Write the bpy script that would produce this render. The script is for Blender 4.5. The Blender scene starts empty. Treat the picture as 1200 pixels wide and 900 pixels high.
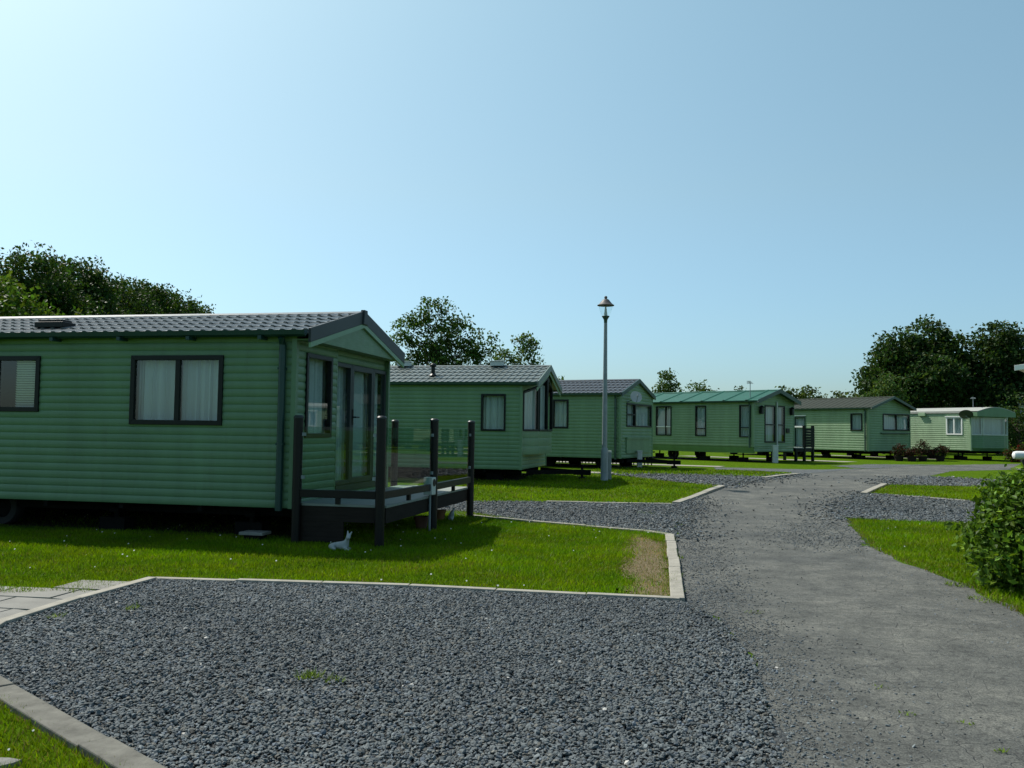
import bpy, bmesh, math, random
import numpy as np
from mathutils import Vector, Matrix
R = math.radians
random.seed(7)
rng = np.random.default_rng(11)
S = bpy.context.scene
C = S.collection
CAM_H = 1.5

# ---------------------------------------------------------------- terrain
def gz(x, y):
    t = np.clip((np.asarray(y, float) - 15) / 12, 0, 1)
    return .28 * t * t * (3 - 2 * t)

# ---------------------------------------------------------------- materials
MATS = {}
class NT:
    def __init__(s, name):
        s.m = bpy.data.materials.new(name); s.m.use_nodes = True
        s.t = s.m.node_tree; s.t.nodes.clear()
        s.out = s.t.nodes.new('ShaderNodeOutputMaterial')
    def n(s, typ, **k):
        nd = s.t.nodes.new('ShaderNode' + typ)
        for a, v in k.items():
            if a in nd.inputs.keys(): s.set(nd, a, v)
            else: setattr(nd, a, v)
        return nd
    def set(s, nd, key, v):
        i = nd.inputs[key]
        if hasattr(v, 'is_output') or isinstance(v, bpy.types.NodeSocket): s.t.links.new(v, i)
        else: i.default_value = v
    def l(s, a, b): s.t.links.new(a, b)
    def noise(s, scale, detail=4, rough=.55, vec=None):
        nd = s.n('TexNoise'); nd.inputs['Scale'].default_value = scale; nd.inputs['Detail'].default_value = detail
        nd.inputs['Roughness'].default_value = rough
        if vec is not None: s.l(vec, nd.inputs['Vector'])
        return nd.outputs['Fac']
    def coords(s, scale=(1, 1, 1), kind='Object'):
        tc = s.n('TexCoord'); mp = s.n('Mapping'); mp.inputs['Scale'].default_value = scale
        s.l(tc.outputs[kind], mp.inputs['Vector']); return mp.outputs['Vector']
    def ramp(s, fac, stops):
        nd = s.n('ValToRGB'); e = nd.color_ramp.elements
        while len(e) < len(stops): e.new(.5)
        for k, (p, c) in enumerate(stops):
            e[k].position = p; e[k].color = (c[0], c[1], c[2], 1) if not isinstance(c, (int, float)) else (c, c, c, 1)
        s.l(fac, nd.inputs['Fac']); return nd.outputs['Color']
    def mix(s, fac, a, b, mode='MIX'):
        nd = s.n('Mix', data_type='RGBA', blend_type=mode)
        for key, v in ((0, fac), (6, a), (7, b)):
            if isinstance(v, bpy.types.NodeSocket): s.l(v, nd.inputs[key])
            elif key == 0: nd.inputs[0].default_value = v
            else: nd.inputs[key].default_value = (*v, 1)
        return nd.outputs[2]
    def bump(s, h, strength=.3, dist=.01):
        nd = s.n('Bump'); nd.inputs['Strength'].default_value = strength; nd.inputs['Distance'].default_value = dist
        s.l(h, nd.inputs['Height']); return nd.outputs['Normal']
    def bsdf(s, color, rough=.6, spec=.5, metal=0, normal=None):
        nd = s.n('BsdfPrincipled')
        if isinstance(color, bpy.types.NodeSocket): s.l(color, nd.inputs['Base Color'])
        else: nd.inputs['Base Color'].default_value = (*color, 1)
        if isinstance(rough, bpy.types.NodeSocket): s.l(rough, nd.inputs['Roughness'])
        else: nd.inputs['Roughness'].default_value = rough
        nd.inputs['Specular IOR Level'].default_value = spec; nd.inputs['Metallic'].default_value = metal
        if normal is not None: s.l(normal, nd.inputs['Normal'])
        return nd.outputs[0]
    def done(s, sh): s.l(sh, s.out.inputs['Surface']); return s.m

def paint(name, col, rough=.45, var=.12, spec=.5, scale=(1, 1, 1), nscale=3, bump=0, bscale=60, metal=0):
    t = NT(name); v = t.coords(scale)
    f = t.noise(nscale, 5, .6, v)
    c = t.ramp(f, [(.3, [x * (1 - var) for x in col]), (.7, [min(1, x * (1 + var)) for x in col])])
    nm = t.bump(t.noise(bscale, 3, .5, v), bump, .004) if bump else None
    return t.done(t.bsdf(c, rough, spec, metal, nm))

def cladding(name, col, dirt=.40, rough=.45):
    t = NT(name)
    v = t.coords((.9, .9, .25)); f = t.noise(2.2, 6, .65, v)
    c = t.ramp(f, [(.3, [x * .84 for x in col]), (.72, [x * 1.12 for x in col])])
    v2 = t.coords((5, 5, .35)); f2 = t.noise(1.6, 5, .7, v2)
    d = t.ramp(f2, [(.55, 0.0), (.8, dirt)])
    c = t.mix(d, c, (.09, .12, .07))
    v3 = t.coords((3, 3, 30)); r = t.ramp(t.noise(2, 3, .5, v3), [(.3, rough - .08), (.7, rough + .1)])
    return t.done(t.bsdf(c, r, .45))

def foliage(name, var=.25, trans=.35, rough=.5):
    """Leaves: the colour of each leaf comes from the mesh."""
    t = NT(name)
    a = t.n('Attribute', attribute_name='tint').outputs['Color']
    d = t.bsdf(a, rough, .12)
    tr = t.n('BsdfTranslucent'); m = t.mix(1.0, a, (1.0, 1.0, .45), 'MULTIPLY'); t.l(m, tr.inputs['Color'])
    mx = t.n('MixShader'); mx.inputs[0].default_value = trans
    t.l(d, mx.inputs[1]); t.l(tr.outputs[0], mx.inputs[2])
    return t.done(mx.outputs[0])

def glass(name, tint=(1, 1, 1), ior=1.6, boost=1.0):
    t = NT(name)
    tr = t.n('BsdfTransparent'); tr.inputs['Color'].default_value = (*tint, 1)
    gl = t.n('BsdfGlossy'); gl.inputs['Roughness'].default_value = .01
    fr = t.n('Fresnel'); fr.inputs['IOR'].default_value = ior
    ge = t.n('NewGeometry'); inv = t.n('Math', operation='SUBTRACT'); inv.inputs[0].default_value = 1; t.l(ge.outputs['Backfacing'], inv.inputs[1])
    mu = t.n('Math', operation='MULTIPLY'); t.l(fr.outputs[0], mu.inputs[0]); t.l(inv.outputs[0], mu.inputs[1])
    mx = t.n('MixShader'); t.l(mu.outputs[0], mx.inputs[0]); t.l(tr.outputs[0], mx.inputs[1]); t.l(gl.outputs[0], mx.inputs[2])
    return t.done(mx.outputs[0])

def curtain_mat(name, col, see=.15):
    t = NT(name)
    d = t.n('BsdfDiffuse'); d.inputs['Color'].default_value = (*col, 1)
    tl = t.n('BsdfTranslucent'); tl.inputs['Color'].default_value = (*col, 1)
    m1 = t.n('MixShader'); m1.inputs[0].default_value = .3; t.l(d.outputs[0], m1.inputs[1]); t.l(tl.outputs[0], m1.inputs[2])
    tr = t.n('BsdfTransparent'); m2 = t.n('MixShader'); m2.inputs[0].default_value = see
    t.l(m1.outputs[0], m2.inputs[1]); t.l(tr.outputs[0], m2.inputs[2])
    return t.done(m2.outputs[0])

def tinted(name, rough=.75, spec=.3, bump=.0):
    t = NT(name); a = t.n('Attribute', attribute_name='tint').outputs['Color']
    nm = t.bump(t.noise(180, 3, .6, t.coords()), bump, .003) if bump else None
    return t.done(t.bsdf(a, rough, spec, 0, nm))

M = {}
M['clad_a'] = cladding('sage_cladding_shaded', (.112, .208, .112))  # darkest sage: deep shade on the nearest caravan put into the colour
M['clad_b'] = cladding('sage_cladding_midshade', (.145, .252, .136))  # same green, lighter: weaker shade of second and third caravans in the colour
M['clad_c'] = cladding('sage_cladding_sunlit', (.185, .285, .160))  # same green, lighter still: sunlight on fourth and fifth caravans coloured in
M['clad_d'] = cladding('pale_green_cladding', (.25, .36, .215), .40)  # paler old paint, lightened further for the sun on its walls
M['clad_e'] = cladding('cream_cladding', (.60, .56, .44))
M['fascia_a'] = paint('sage_trim', (.16, .28, .17), .45, .06)
M['dkgreen'] = paint('dark_green_trim', (.018, .055, .042), .35, .1)
M['anth'] = paint('anthracite_trim', (.022, .030, .032), .45, .1, .3)
M['bluegreen'] = paint('blue_green_gutter', (.008, .040, .038), .35, .1, .4)
M['greytrim'] = paint('grey_green_trim', (.13, .17, .14), .45, .1)
M['black'] = paint('black_frame', (.006, .008, .008), .4, .1, .25)
M['white'] = paint('white_plastic', (.78, .78, .75), .4, .05)
M['offwhite'] = paint('offwhite_metal', (.50, .53, .50), .5, .08)
M['grey'] = paint('grey_steel', (.22, .25, .26), .5, .1)
M['galv'] = paint('galvanised_post', (.20, .235, .25), .45, .15, nscale=6)
M['chassis'] = paint('chassis_black', (.007, .007, .007), .85, .3, .1)
M['rubber'] = paint('tyre_rubber', (.012, .012, .012), .8, .2)
M['skirt'] = paint('dark_brown_board', (.024, .019, .016), .8, .2, .1, scale=(1, 1, 12))
M['post'] = paint('black_post', (.007, .006, .006), .42, .2, .25)
M['deckboard'] = paint('grey_green_deck_board', (.20, .225, .20), .6, .15, scale=(1, 12, 1))
M['concretedull'] = paint('weathered_concrete', (.125, .122, .105), .9, .3, .2, nscale=9, bump=.6, bscale=60)
M['concrete'] = paint('concrete', (.27, .255, .215), .85, .2, .25, nscale=7, bump=.4, bscale=90)
M['slab'] = paint('paving_slab', (.19, .187, .17), .85, .16, .25, nscale=3, bump=.3, bscale=120)
M['block'] = paint('concrete_block', (.20, .19, .18), .9, .2, .2, bump=.5)
M['terracotta'] = paint('terracotta', (.12, .055, .035), .85, .2)
M['statue'] = paint('weathered_white_stone', (.30, .325, .32), .8, .15, .2)
M['orange'] = paint('faded_orange', (.17, .075, .03), .85, .2)
M['roof_a'] = paint('slate_grey_tile', (.085, .095, .098), .36, .2, .7, nscale=9)
M['roof_b'] = paint('grey_green_tile', (.090, .112, .104), .42, .2, .5, nscale=9)
M['roof_c'] = paint('charcoal_tile', (.048, .052, .058), .40, .2, .5, nscale=9)
M['roof_d'] = paint('bright_green_sheet', (.010, .085, .055), .5, .15, .3, nscale=4)
M['roof_e'] = paint('brown_grey_sheet', (.030, .036, .027), .7, .2, .15, nscale=6)
M['roof_f'] = paint('pale_roof_skin', (.32, .325, .29), .6, .1)
M['dish'] = paint('dish_grey', (.38, .39, .38), .5, .08)
M['hat'] = paint('lamp_hat', (.085, .080, .078), .55, .15, .3)
M['dishdark'] = paint('dish_dark', (.05, .06, .06), .5, .1)
M['glass'] = glass('window_glass', (.86, .92, .90), 1.9)
M['deckglass'] = glass('balustrade_glass', (.80, .90, .86), 1.55)
M['lampglass'] = glass('lamp_glass', (.93, .96, .95), 1.35)
M['net'] = curtain_mat('net_curtain', (.66, .74, .75), .10)
M['drape'] = curtain_mat('lined_curtain', (.62, .66, .62), 0)
M['blind'] = paint('white_blind', (.66, .70, .70), .5, .04)
M['inside'] = paint('interior_panel', (.36, .33, .28), .7, .1)
M['leaf'] = foliage('leaves')
M['grassblade'] = foliage('grass_blades', trans=.45)
M['stone'] = tinted('slate_chippings', .8, .3)
M['bark'] = paint('bark', (.060, .048, .036), .9, .3, .2, nscale=14, bump=.6, bscale=30)
M['wooddark'] = paint('dark_stained_timber', (.010, .016, .013), .7, .3, .15, scale=(1, 1, 8))

def grass_ground():
    t = NT('lawn'); v = t.coords()
    f1 = t.noise(.5, 5, .6, v); f2 = t.noise(6, 6, .7, v); f3 = t.noise(70, 3, .7, v)
    c = t.ramp(f1, [(.3, (.060, .120, .002)), (.7, (.082, .152, .002))])
    c2 = t.ramp(f2, [(.32, (.040, .085, .002)), (.55, (.072, .135, .002)), (.75, (.105, .165, .006))])
    c = t.mix(.55, c, c2)
    d = t.ramp(f3, [(.35, (.55, .55, .55)), (.65, (1.25, 1.25, 1.25))])
    c = t.mix(.8, c, d, 'MULTIPLY')
    return t.done(t.bsdf(c, .95, .03, 0, t.bump(f3, .8, .03)))
M['lawn'] = grass_ground()

def gravel_base(name, dark=1.0):
    t = NT(name); v = t.coords()
    vo = t.n('TexVoronoi'); vo.inputs['Scale'].default_value = 42; t.l(v, vo.inputs['Vector'])
    c = t.ramp(vo.outputs['Color'], [(.1, (.048 * dark, .056 * dark, .060 * dark)), (.5, (.080 * dark, .090 * dark, .093 * dark)), (.9, (.135 * dark, .145 * dark, .147 * dark))])
    n = t.noise(1.3, 4, .6, v); m = t.ramp(n, [(.35, (.8, .8, .8)), (.7, (1.12, 1.1, 1.06))])
    c = t.mix(1, c, m, 'MULTIPLY')
    inv = t.n('Math', operation='SUBTRACT'); inv.inputs[0].default_value = 1; t.l(vo.outputs['Distance'], inv.inputs[1])
    return t.done(t.bsdf(c, .75, .3, 0, t.bump(inv.outputs[0], .9, .02)))
M['gravel'] = gravel_base('gravel')
M['gravelbed'] = gravel_base('gravel_bed', .45)

def asphalt():
    t = NT('worn_asphalt'); v = t.coords()
    big = t.noise(.45, 5, .6, v); mid = t.noise(2.6, 6, .65, v); fine = t.noise(120, 3, .75, v)
    c = t.ramp(mid, [(.30, (.056, .058, .053)), (.5, (.088, .090, .082)), (.70, (.128, .128, .114))])
    b = t.ramp(big, [(.36, (.72, .74, .76)), (.62, (1.12, 1.11, 1.08))]); c = t.mix(1, c, b, 'MULTIPLY')
    # wheel tracks running along the road, worn smoother and darker
    ag = t.ramp(fine, [(.34, (.30, .30, .31)), (.5, (1, 1, 1)), (.66, (1.75, 1.75, 1.7))]); c = t.mix(.95, c, ag, 'MULTIPLY')
    # pale patches of exposed stone
    p = t.noise(3.4, 7, .7, t.coords((1.0, .55, 1))); pm = t.ramp(p, [(.62, 0.0), (.72, .55)]); c = t.mix(pm, c, (.19, .185, .16))
    lump = t.noise(16, 5, .7, v); lm = t.ramp(lump, [(.30, (.30, .30, .30)), (.46, (1, 1, 1)), (.72, (1.3, 1.3, 1.27))]); c = t.mix(.8, c, lm, 'MULTIPLY')
    # dark cracks
    wv = t.n('TexNoise'); wv.inputs['Scale'].default_value = 3.0; t.l(v, wv.inputs['Vector'])
    wm = t.mix(.30, (0, 0, 0), wv.outputs['Color']); va = t.n('VectorMath', operation='ADD'); t.l(v, va.inputs[0]); t.l(wm, va.inputs[1])
    vo = t.n('TexVoronoi', feature='DISTANCE_TO_EDGE'); vo.inputs['Scale'].default_value = 4.5; t.l(va.outputs[0], vo.inputs['Vector'])
    ck = t.ramp(vo.outputs['Distance'], [(.0, .8), (.016, 0.0)])
    zone = t.ramp(t.noise(.7, 3, .5, v), [(.40, 0.0), (.55, .85)])
    ckm = t.mix(1, ck, zone, 'MULTIPLY'); c = t.mix(ckm, c, (.035, .036, .034))
    h = t.mix(.55, fine, lump); h2 = t.mix(ckm, h, (0, 0, 0))
    return t.done(t.bsdf(c, .82, .3, 0, t.bump(h2, .8, .02)))
M['asphalt'] = asphalt()

def dry_earth():
    t = NT('dry_earth'); v = t.coords(); f = t.noise(14, 6, .7, v)
    c = t.ramp(f, [(.3, (.080, .064, .030)), (.55, (.145, .115, .064)), (.75, (.21, .17, .105))])
    return t.done(t.bsdf(c, .9, .15, 0, t.bump(t.noise(90, 3, .6, v), .6, .02)))
M['dry'] = dry_earth()
M['shade_soil'] = paint('soil_with_shade', (.030, .026, .018), .95, .35, .1, nscale=5, bump=.8, bscale=25)  # bare earth with the shade beneath the caravans put into its colour

# ---------------------------------------------------------------- mesh building
class MB:
    def __init__(s): s.v = []; s.f = []
    def add(s, vs, fs):
        b = len(s.v); s.v.extend([tuple(map(float, p)) for p in vs]); s.f.extend([tuple(i + b for i in f) for f in fs]); return s
    def box(s, x0, x1, y0, y1, z0, z1):
        x0, x1 = min(x0, x1), max(x0, x1); y0, y1 = min(y0, y1), max(y0, y1); z0, z1 = min(z0, z1), max(z0, z1)
        return s.add([(x0, y0, z0), (x1, y0, z0), (x1, y1, z0), (x0, y1, z0), (x0, y0, z1), (x1, y0, z1), (x1, y1, z1), (x0, y1, z1)],
                     [(0, 3, 2, 1), (4, 5, 6, 7), (0, 1, 5, 4), (1, 2, 6, 5), (2, 3, 7, 6), (3, 0, 4, 7)])
    def hexa(s, a, b):
        """Two quads a and b (four points each) joined into a solid."""
        return s.add(list(a) + list(b), [(3, 2, 1, 0), (4, 5, 6, 7), (0, 1, 5, 4), (1, 2, 6, 5), (2, 3, 7, 6), (3, 0, 4, 7)])
    def lathe(s, prof, seg=16, c=(0, 0, 0), cap=True):
        vs = []; fs = []
        for r, z in prof:
            for k in range(seg):
                a = 2 * math.pi * k / seg; vs.append((c[0] + r * math.cos(a), c[1] + r * math.sin(a), c[2] + z))
        for i in range(len(prof) - 1):
            for k in range(seg):
                k2 = (k + 1) % seg; fs.append((i * seg + k, i * seg + k2, (i + 1) * seg + k2, (i + 1) * seg + k))
        if cap:
            fs.append(tuple(reversed(range(seg)))); fs.append(tuple((len(prof) - 1) * seg + k for k in range(seg)))
        return s.add(vs, fs)
    def tube(s, pts, rad, seg=8, cap=True):
        pts = [Vector(p) for p in pts]; rad = rad if isinstance(rad, (list, tuple)) else [rad] * len(pts)
        vs = []; fs = []
        for i, p in enumerate(pts):
            d = (pts[min(i + 1, len(pts) - 1)] - pts[max(i - 1, 0)]).normalized()
            a = d.cross(Vector((0, 0, 1)) if abs(d.z) < .95 else Vector((1, 0, 0))).normalized(); b = d.cross(a).normalized()
            for k in range(seg):
                t = 2 * math.pi * k / seg; vs.append(p + (a * math.cos(t) + b * math.sin(t)) * rad[i])
        for i in range(len(pts) - 1):
            for k in range(seg):
                k2 = (k + 1) % seg; fs.append((i * seg + k, i * seg + k2, (i + 1) * seg + k2, (i + 1) * seg + k))
        if cap:
            fs.append(tuple(reversed(range(seg)))); fs.append(tuple((len(pts) - 1) * seg + k for k in range(seg)))
        return s.add(vs, fs)
    def build(s, name, mat, parent=None, smooth=False, bevel=0, loc=None):
        me = bpy.data.meshes.new(name); me.from_pydata(s.v, [], s.f); me.update()
        bm = bmesh.new(); bm.from_mesh(me); bmesh.ops.recalc_face_normals(bm, faces=bm.faces); bm.to_mesh(me); bm.free()
        me.materials.append(M[mat] if isinstance(mat, str) else mat)
        o = bpy.data.objects.new(name, me); C.objects.link(o)
        if parent is not None: o.parent = parent
        if loc is not None: o.location = loc
        if smooth:
            me.polygons.foreach_set('use_smooth', [True] * len(me.polygons))
            me.set_sharp_from_angle(angle=R(40))
        if bevel:
            b = o.modifiers.new('soft_edges', 'BEVEL'); b.width = bevel; b.segments = 2; b.limit_method = 'ANGLE'
        return o

def fast_mesh(name, verts, faces, mat, parent=None, tint=None, flat=True):
    """Mesh from arrays; faces all with the same number of corners; tint is one colour per vertex."""
    me = bpy.data.meshes.new(name); nv = len(verts); nf, k = faces.shape
    me.vertices.add(nv); me.vertices.foreach_set('co', np.ascontiguousarray(verts, np.float32).ravel())
    me.loops.add(nf * k); me.loops.foreach_set('vertex_index', np.ascontiguousarray(faces, np.int32).ravel())
    me.polygons.add(nf); me.polygons.foreach_set('loop_start', np.arange(0, nf * k, k, dtype=np.int32))
    me.update(calc_edges=True)
    if flat: me.shade_flat()
    if tint is not None:
        a = me.attributes.new('tint', 'FLOAT_COLOR', 'POINT')
        col = np.ones((nv, 4), np.float32); col[:, :3] = tint; a.data.foreach_set('color', col.ravel())
    me.materials.append(M[mat] if isinstance(mat, str) else mat)
    o = bpy.data.objects.new(name, me); C.objects.link(o)
    if parent is not None: o.parent = parent
    return o

def tag(o, label=None, cat=None, group=None, kind=None):
    if label: o['label'] = label
    if cat: o['category'] = cat
    if group: o['group'] = group
    if kind: o['kind'] = kind
    return o
def thing(name, label, cat, loc, rz=0, group=None):
    o = bpy.data.objects.new(name, None); C.objects.link(o); o.empty_display_size = .3
    o.location = loc; o.rotation_euler = (0, 0, rz)
    return tag(o, label, cat, group)

# ---------------------------------------------------------------- ground sheets
def roughen(pts, step=.2, amp=.05, seed=1):
    r = np.random.default_rng(seed); out = []
    for i, p in enumerate(pts):
        q = pts[(i + 1) % len(pts)]; L = math.dist(p, q); n = max(1, int(L / step))
        for k in range(n):
            t = k / n; out.append((p[0] + (q[0] - p[0]) * t + r.normal() * amp, p[1] + (q[1] - p[1]) * t + r.normal() * amp))
    return out
def sheet(name, pts, off, mat, kind='structure', rough=0, seed=1, step=.2):
    if rough: pts = roughen(pts, step, rough, seed)
    bm = bmesh.new(); vs = [bm.verts.new((p[0], p[1], 0)) for p in pts]; bm.faces.new(vs)
    ys = [p[1] for p in pts]
    for y in np.arange(15, 28, .75):
        if min(ys) < y < max(ys):
            bmesh.ops.bisect_plane(bm, geom=bm.verts[:] + bm.edges[:] + bm.faces[:], plane_co=(0, y, 0), plane_no=(0, 1, 0))
    bmesh.ops.triangulate(bm, faces=bm.faces[:])
    for v in bm.verts: v.co.z = float(gz(v.co.x, v.co.y)) + off
    bmesh.ops.recalc_face_normals(bm, faces=bm.faces)
    if sum(f.normal.z for f in bm.faces) < 0: bmesh.ops.reverse_faces(bm, faces=bm.faces[:])
    me = bpy.data.meshes.new(name); bm.to_mesh(me); bm.free(); me.materials.append(M[mat])
    o = bpy.data.objects.new(name, me); C.objects.link(o); return tag(o, kind=kind)

def inside(px, py, poly):
    x = np.asarray(px); y = np.asarray(py); r = np.zeros(x.shape, bool); n = len(poly); j = n - 1
    for i in range(n):
        xi, yi = poly[i]; xj, yj = poly[j]
        c = ((yi > y) != (yj > y)) & (x < (xj - xi) * (y - yi) / (yj - yi + 1e-12) + xi)
        r ^= c; j = i
    return r
def dist_to(px, py, poly, closed=True):
    d = np.full(np.shape(px), 1e9); n = len(poly)
    for i in range(n if closed else n - 1):
        ax, ay = poly[i]; bx, by = poly[(i + 1) % n]; dx, dy = bx - ax, by - ay
        t = np.clip(((px - ax) * dx + (py - ay) * dy) / (dx * dx + dy * dy + 1e-12), 0, 1)
        d = np.minimum(d, np.hypot(px - ax - t * dx, py - ay - t * dy))
    return d
# outlines on the ground, in metres: x to the right, y ahead
POLY = {
    'road': [(1.12, 3.58), (1.37, 4.71), (1.6, 5.9), (1.68, 7.05), (1.59, 7.71), (1.5, 7.96), (1.84, 9.93), (2.37, 13.09), (3.05, 15.94), (3.93, 19.39), (5.22, 22.22), (7.22, 25.17), (8.76, 27.43), (11.41, 31.53), (13.34, 33.36), (16.0, 36.53), (18.9, 38.93), (24.22, 42.42), (27.85, 44.35), (20.71, 33.0), (19.13, 34.31), (15.66, 31.95), (12.51, 27.16), (10.86, 25.36), (9.71, 23.46), (8.24, 20.91), (6.91, 18.62), (6.25, 17.04), (5.89, 15.74), (4.87, 12.11), (4.67, 10.43), (4.64, 9.22), (4.36, 7.68), (4.16, 6.38), (2.73, 3.64)],
    'pad_front': [(-3.53, 5.74), (-3.74, 6.68), (-3.64, 7.64), (-3.44, 8.85), (-0.94, 8.52), (1.51, 8.02), (1.59, 7.71), (1.68, 7.05), (1.6, 5.9), (1.37, 4.71), (1.12, 3.58), (-1.09, 3.52), (-1.62, 4.03), (-2.89, 5.19), (-3.57, 5.8)],
    'pad_two': [(-1.68, 18.09), (0.73, 18.37), (3.27, 18.26), (3.93, 19.39), (3.05, 15.94), (2.38, 13.14), (2.06, 13.65), (0.34, 14.85), (-0.74, 15.66), (-1.36, 16.38)],
    'pad_three': [(2.99, 25.76), (4.55, 26.41), (7.45, 25.71), (8.74, 27.38), (7.22, 25.17), (5.23, 22.27), (4.11, 23.87)],
    'pad_four': [(7.39, 32.54), (9.16, 32.01), (10.88, 31.71), (12.62, 33.13), (13.38, 33.45), (11.14, 30.78), (8.8, 27.55), (8.99, 29.02), (8.05, 30.16), (6.95, 30.61)],
    'pad_five': [(12.74, 35.66), (15.37, 38.44), (16.96, 38.72), (19.01, 39.17), (15.95, 36.42), (13.38, 33.45), (12.89, 33.83)],
    'pad_right_near': [(8.36, 21.02), (9.32, 20.41), (10.01, 19.73), (10.89, 19.1), (8.55, 15.0), (7.98, 15.63), (6.81, 15.92), (6.08, 16.26), (6.25, 17.04), (6.91, 18.62)],
    'pad_right_far': [(9.93, 23.62), (11.87, 23.41), (13.34, 23.39), (14.28, 25.02), (13.71, 25.75), (12.43, 26.99), (10.86, 25.36)],
    'dry': [(2.15, 12.27), (1.84, 13.24), (1.53, 11.94), (1.4, 10.74), (1.19, 9.87), (1.21, 9.1), (1.06, 8.25), (1.51, 8.12), (1.78, 9.8)],
    'dry_left': [(-3.83, 8.27), (-3.78, 8.6), (-3.51, 8.89), (-3.42, 8.82), (-3.64, 8.16)],
    'lawn_near': [(-9.24, 15.3), (-4.5, 15.97), (-0.9, 16.44), (0.34, 14.81), (2.05, 13.59), (2.34, 13.08), (1.52, 8.12), (-0.94, 8.59), (-3.46, 8.89), (-3.68, 8.24), (-4.48, 7.97), (-4.91, 7.94)],
    'lawn_two': [(-1.19, 23.41), (1.03, 26.13), (2.97, 25.75), (4.11, 23.87), (5.24, 22.33), (3.28, 18.34), (0.73, 18.42), (-0.92, 18.29)],
    'lawn_three': [(1.59, 27.29), (4.2, 31.33), (6.84, 30.11), (7.96, 29.81), (8.85, 28.57), (8.81, 27.61), (7.41, 25.82), (4.57, 26.55)],
    'lawn_four': [(5.55, 34.16), (10.15, 40.9), (14.66, 42.75), (17.58, 43.94), (15.47, 38.67), (12.81, 35.86), (11.01, 32.1), (9.27, 32.41), (7.49, 32.96)],
    'lawn_right': [(6.05, 16.17), (6.78, 15.85), (7.95, 15.59), (8.84, 14.78), (4.3, 7.21), (4.38, 7.72), (4.66, 9.27), (4.7, 10.5), (4.89, 12.16)],
    'lawn_right_two': [(8.4, 21.12), (9.88, 23.48), (11.8, 23.28), (14.0, 23.37), (11.27, 18.83), (10.06, 19.81), (9.36, 20.51)],
    'lawn_right_three': [(12.56, 27.28), (15.58, 31.8), (18.88, 33.86), (20.08, 33.5), (14.87, 24.82), (13.76, 25.83)],
    'lawn_corner': [(-3.29, 5.36), (-2.71, 4.86), (-1.8, 4.05), (-1.28, 3.51), (-2.11, 3.48)],
    'paving': [(-4.86, 7.86), (-4.36, 8.25), (-3.66, 8.2), (-3.79, 6.77), (-3.59, 5.84)],
    'k_front_left': [(-3.59, 5.84), (-3.77, 6.72), (-3.67, 7.69), (-3.46, 8.79)],
    'k_front': [(-3.46, 8.79), (-0.94, 8.54), (1.52, 8.04)],
    'k_corner': [(-3.52, 5.72), (-2.84, 5.09), (-1.92, 4.24), (-1.5, 3.85), (-1.06, 3.44)],
    'k_road': [(1.5, 8.04), (1.81, 9.93), (2.32, 13.08)],
    'k_lawn': [(-0.75, 15.8), (0.34, 14.81), (2.05, 13.62), (2.37, 13.11)],
    'k_two': [(0.73, 18.3), (3.26, 18.24)],
    'k_two_road': [(3.37, 18.35), (5.22, 22.24)],
    'k_three': [(7.07, 25.14), (8.77, 27.38)],
    'k_right': [(8.2, 20.91), (9.76, 23.51)],
    'k_right2': [(8.74, 20.77), (10.0, 19.69)],
    'spill': [(4.02, 13.38), (5.09, 15.5), (6.14, 16.74), (5.46, 14.24), (4.86, 12.11), (4.49, 12.25), (3.95, 12.19)],
}


# ground: one sheet out to the horizon, finer where it rises
ys = np.concatenate([[-600, -100, -20], np.arange(0, 15, 3), np.arange(15, 28, .75), [30, 40, 60, 100, 200, 500, 1500, 4000]])
xs = np.array([-4000, -1000, -200, -60, -25, -10, 0, 10, 25, 60, 200, 1000, 4000.])
gx, gy = np.meshgrid(xs, ys); vv = np.stack([gx.ravel(), gy.ravel(), gz(gx, gy).ravel()], 1)
nx = len(xs); idx = np.arange(len(ys) * nx).reshape(len(ys), nx)
ff = np.stack([idx[:-1, :-1].ravel(), idx[:-1, 1:].ravel(), idx[1:, 1:].ravel(), idx[1:, :-1].ravel()], 1)
tag(fast_mesh('ground', vv, ff, 'lawn'), kind='structure')
sheet('road', POLY['road'], .004, 'asphalt', rough=.05, seed=3, step=.25)
for k, key in enumerate(('pad_front', 'pad_two', 'pad_three', 'pad_four', 'pad_five', 'pad_right_near', 'pad_right_far')):
    sheet('gravel_pad', POLY[key], .008, 'gravelbed' if k < 1 else 'gravel', rough=.06 if k else .04, seed=k + 5)
sheet('dry_verge', POLY['dry'], .006, 'dry', rough=.07, seed=21, step=.12); sheet('dry_verge', POLY['dry_left'], .006, 'dry', rough=.03, seed=22, step=.1)

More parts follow.
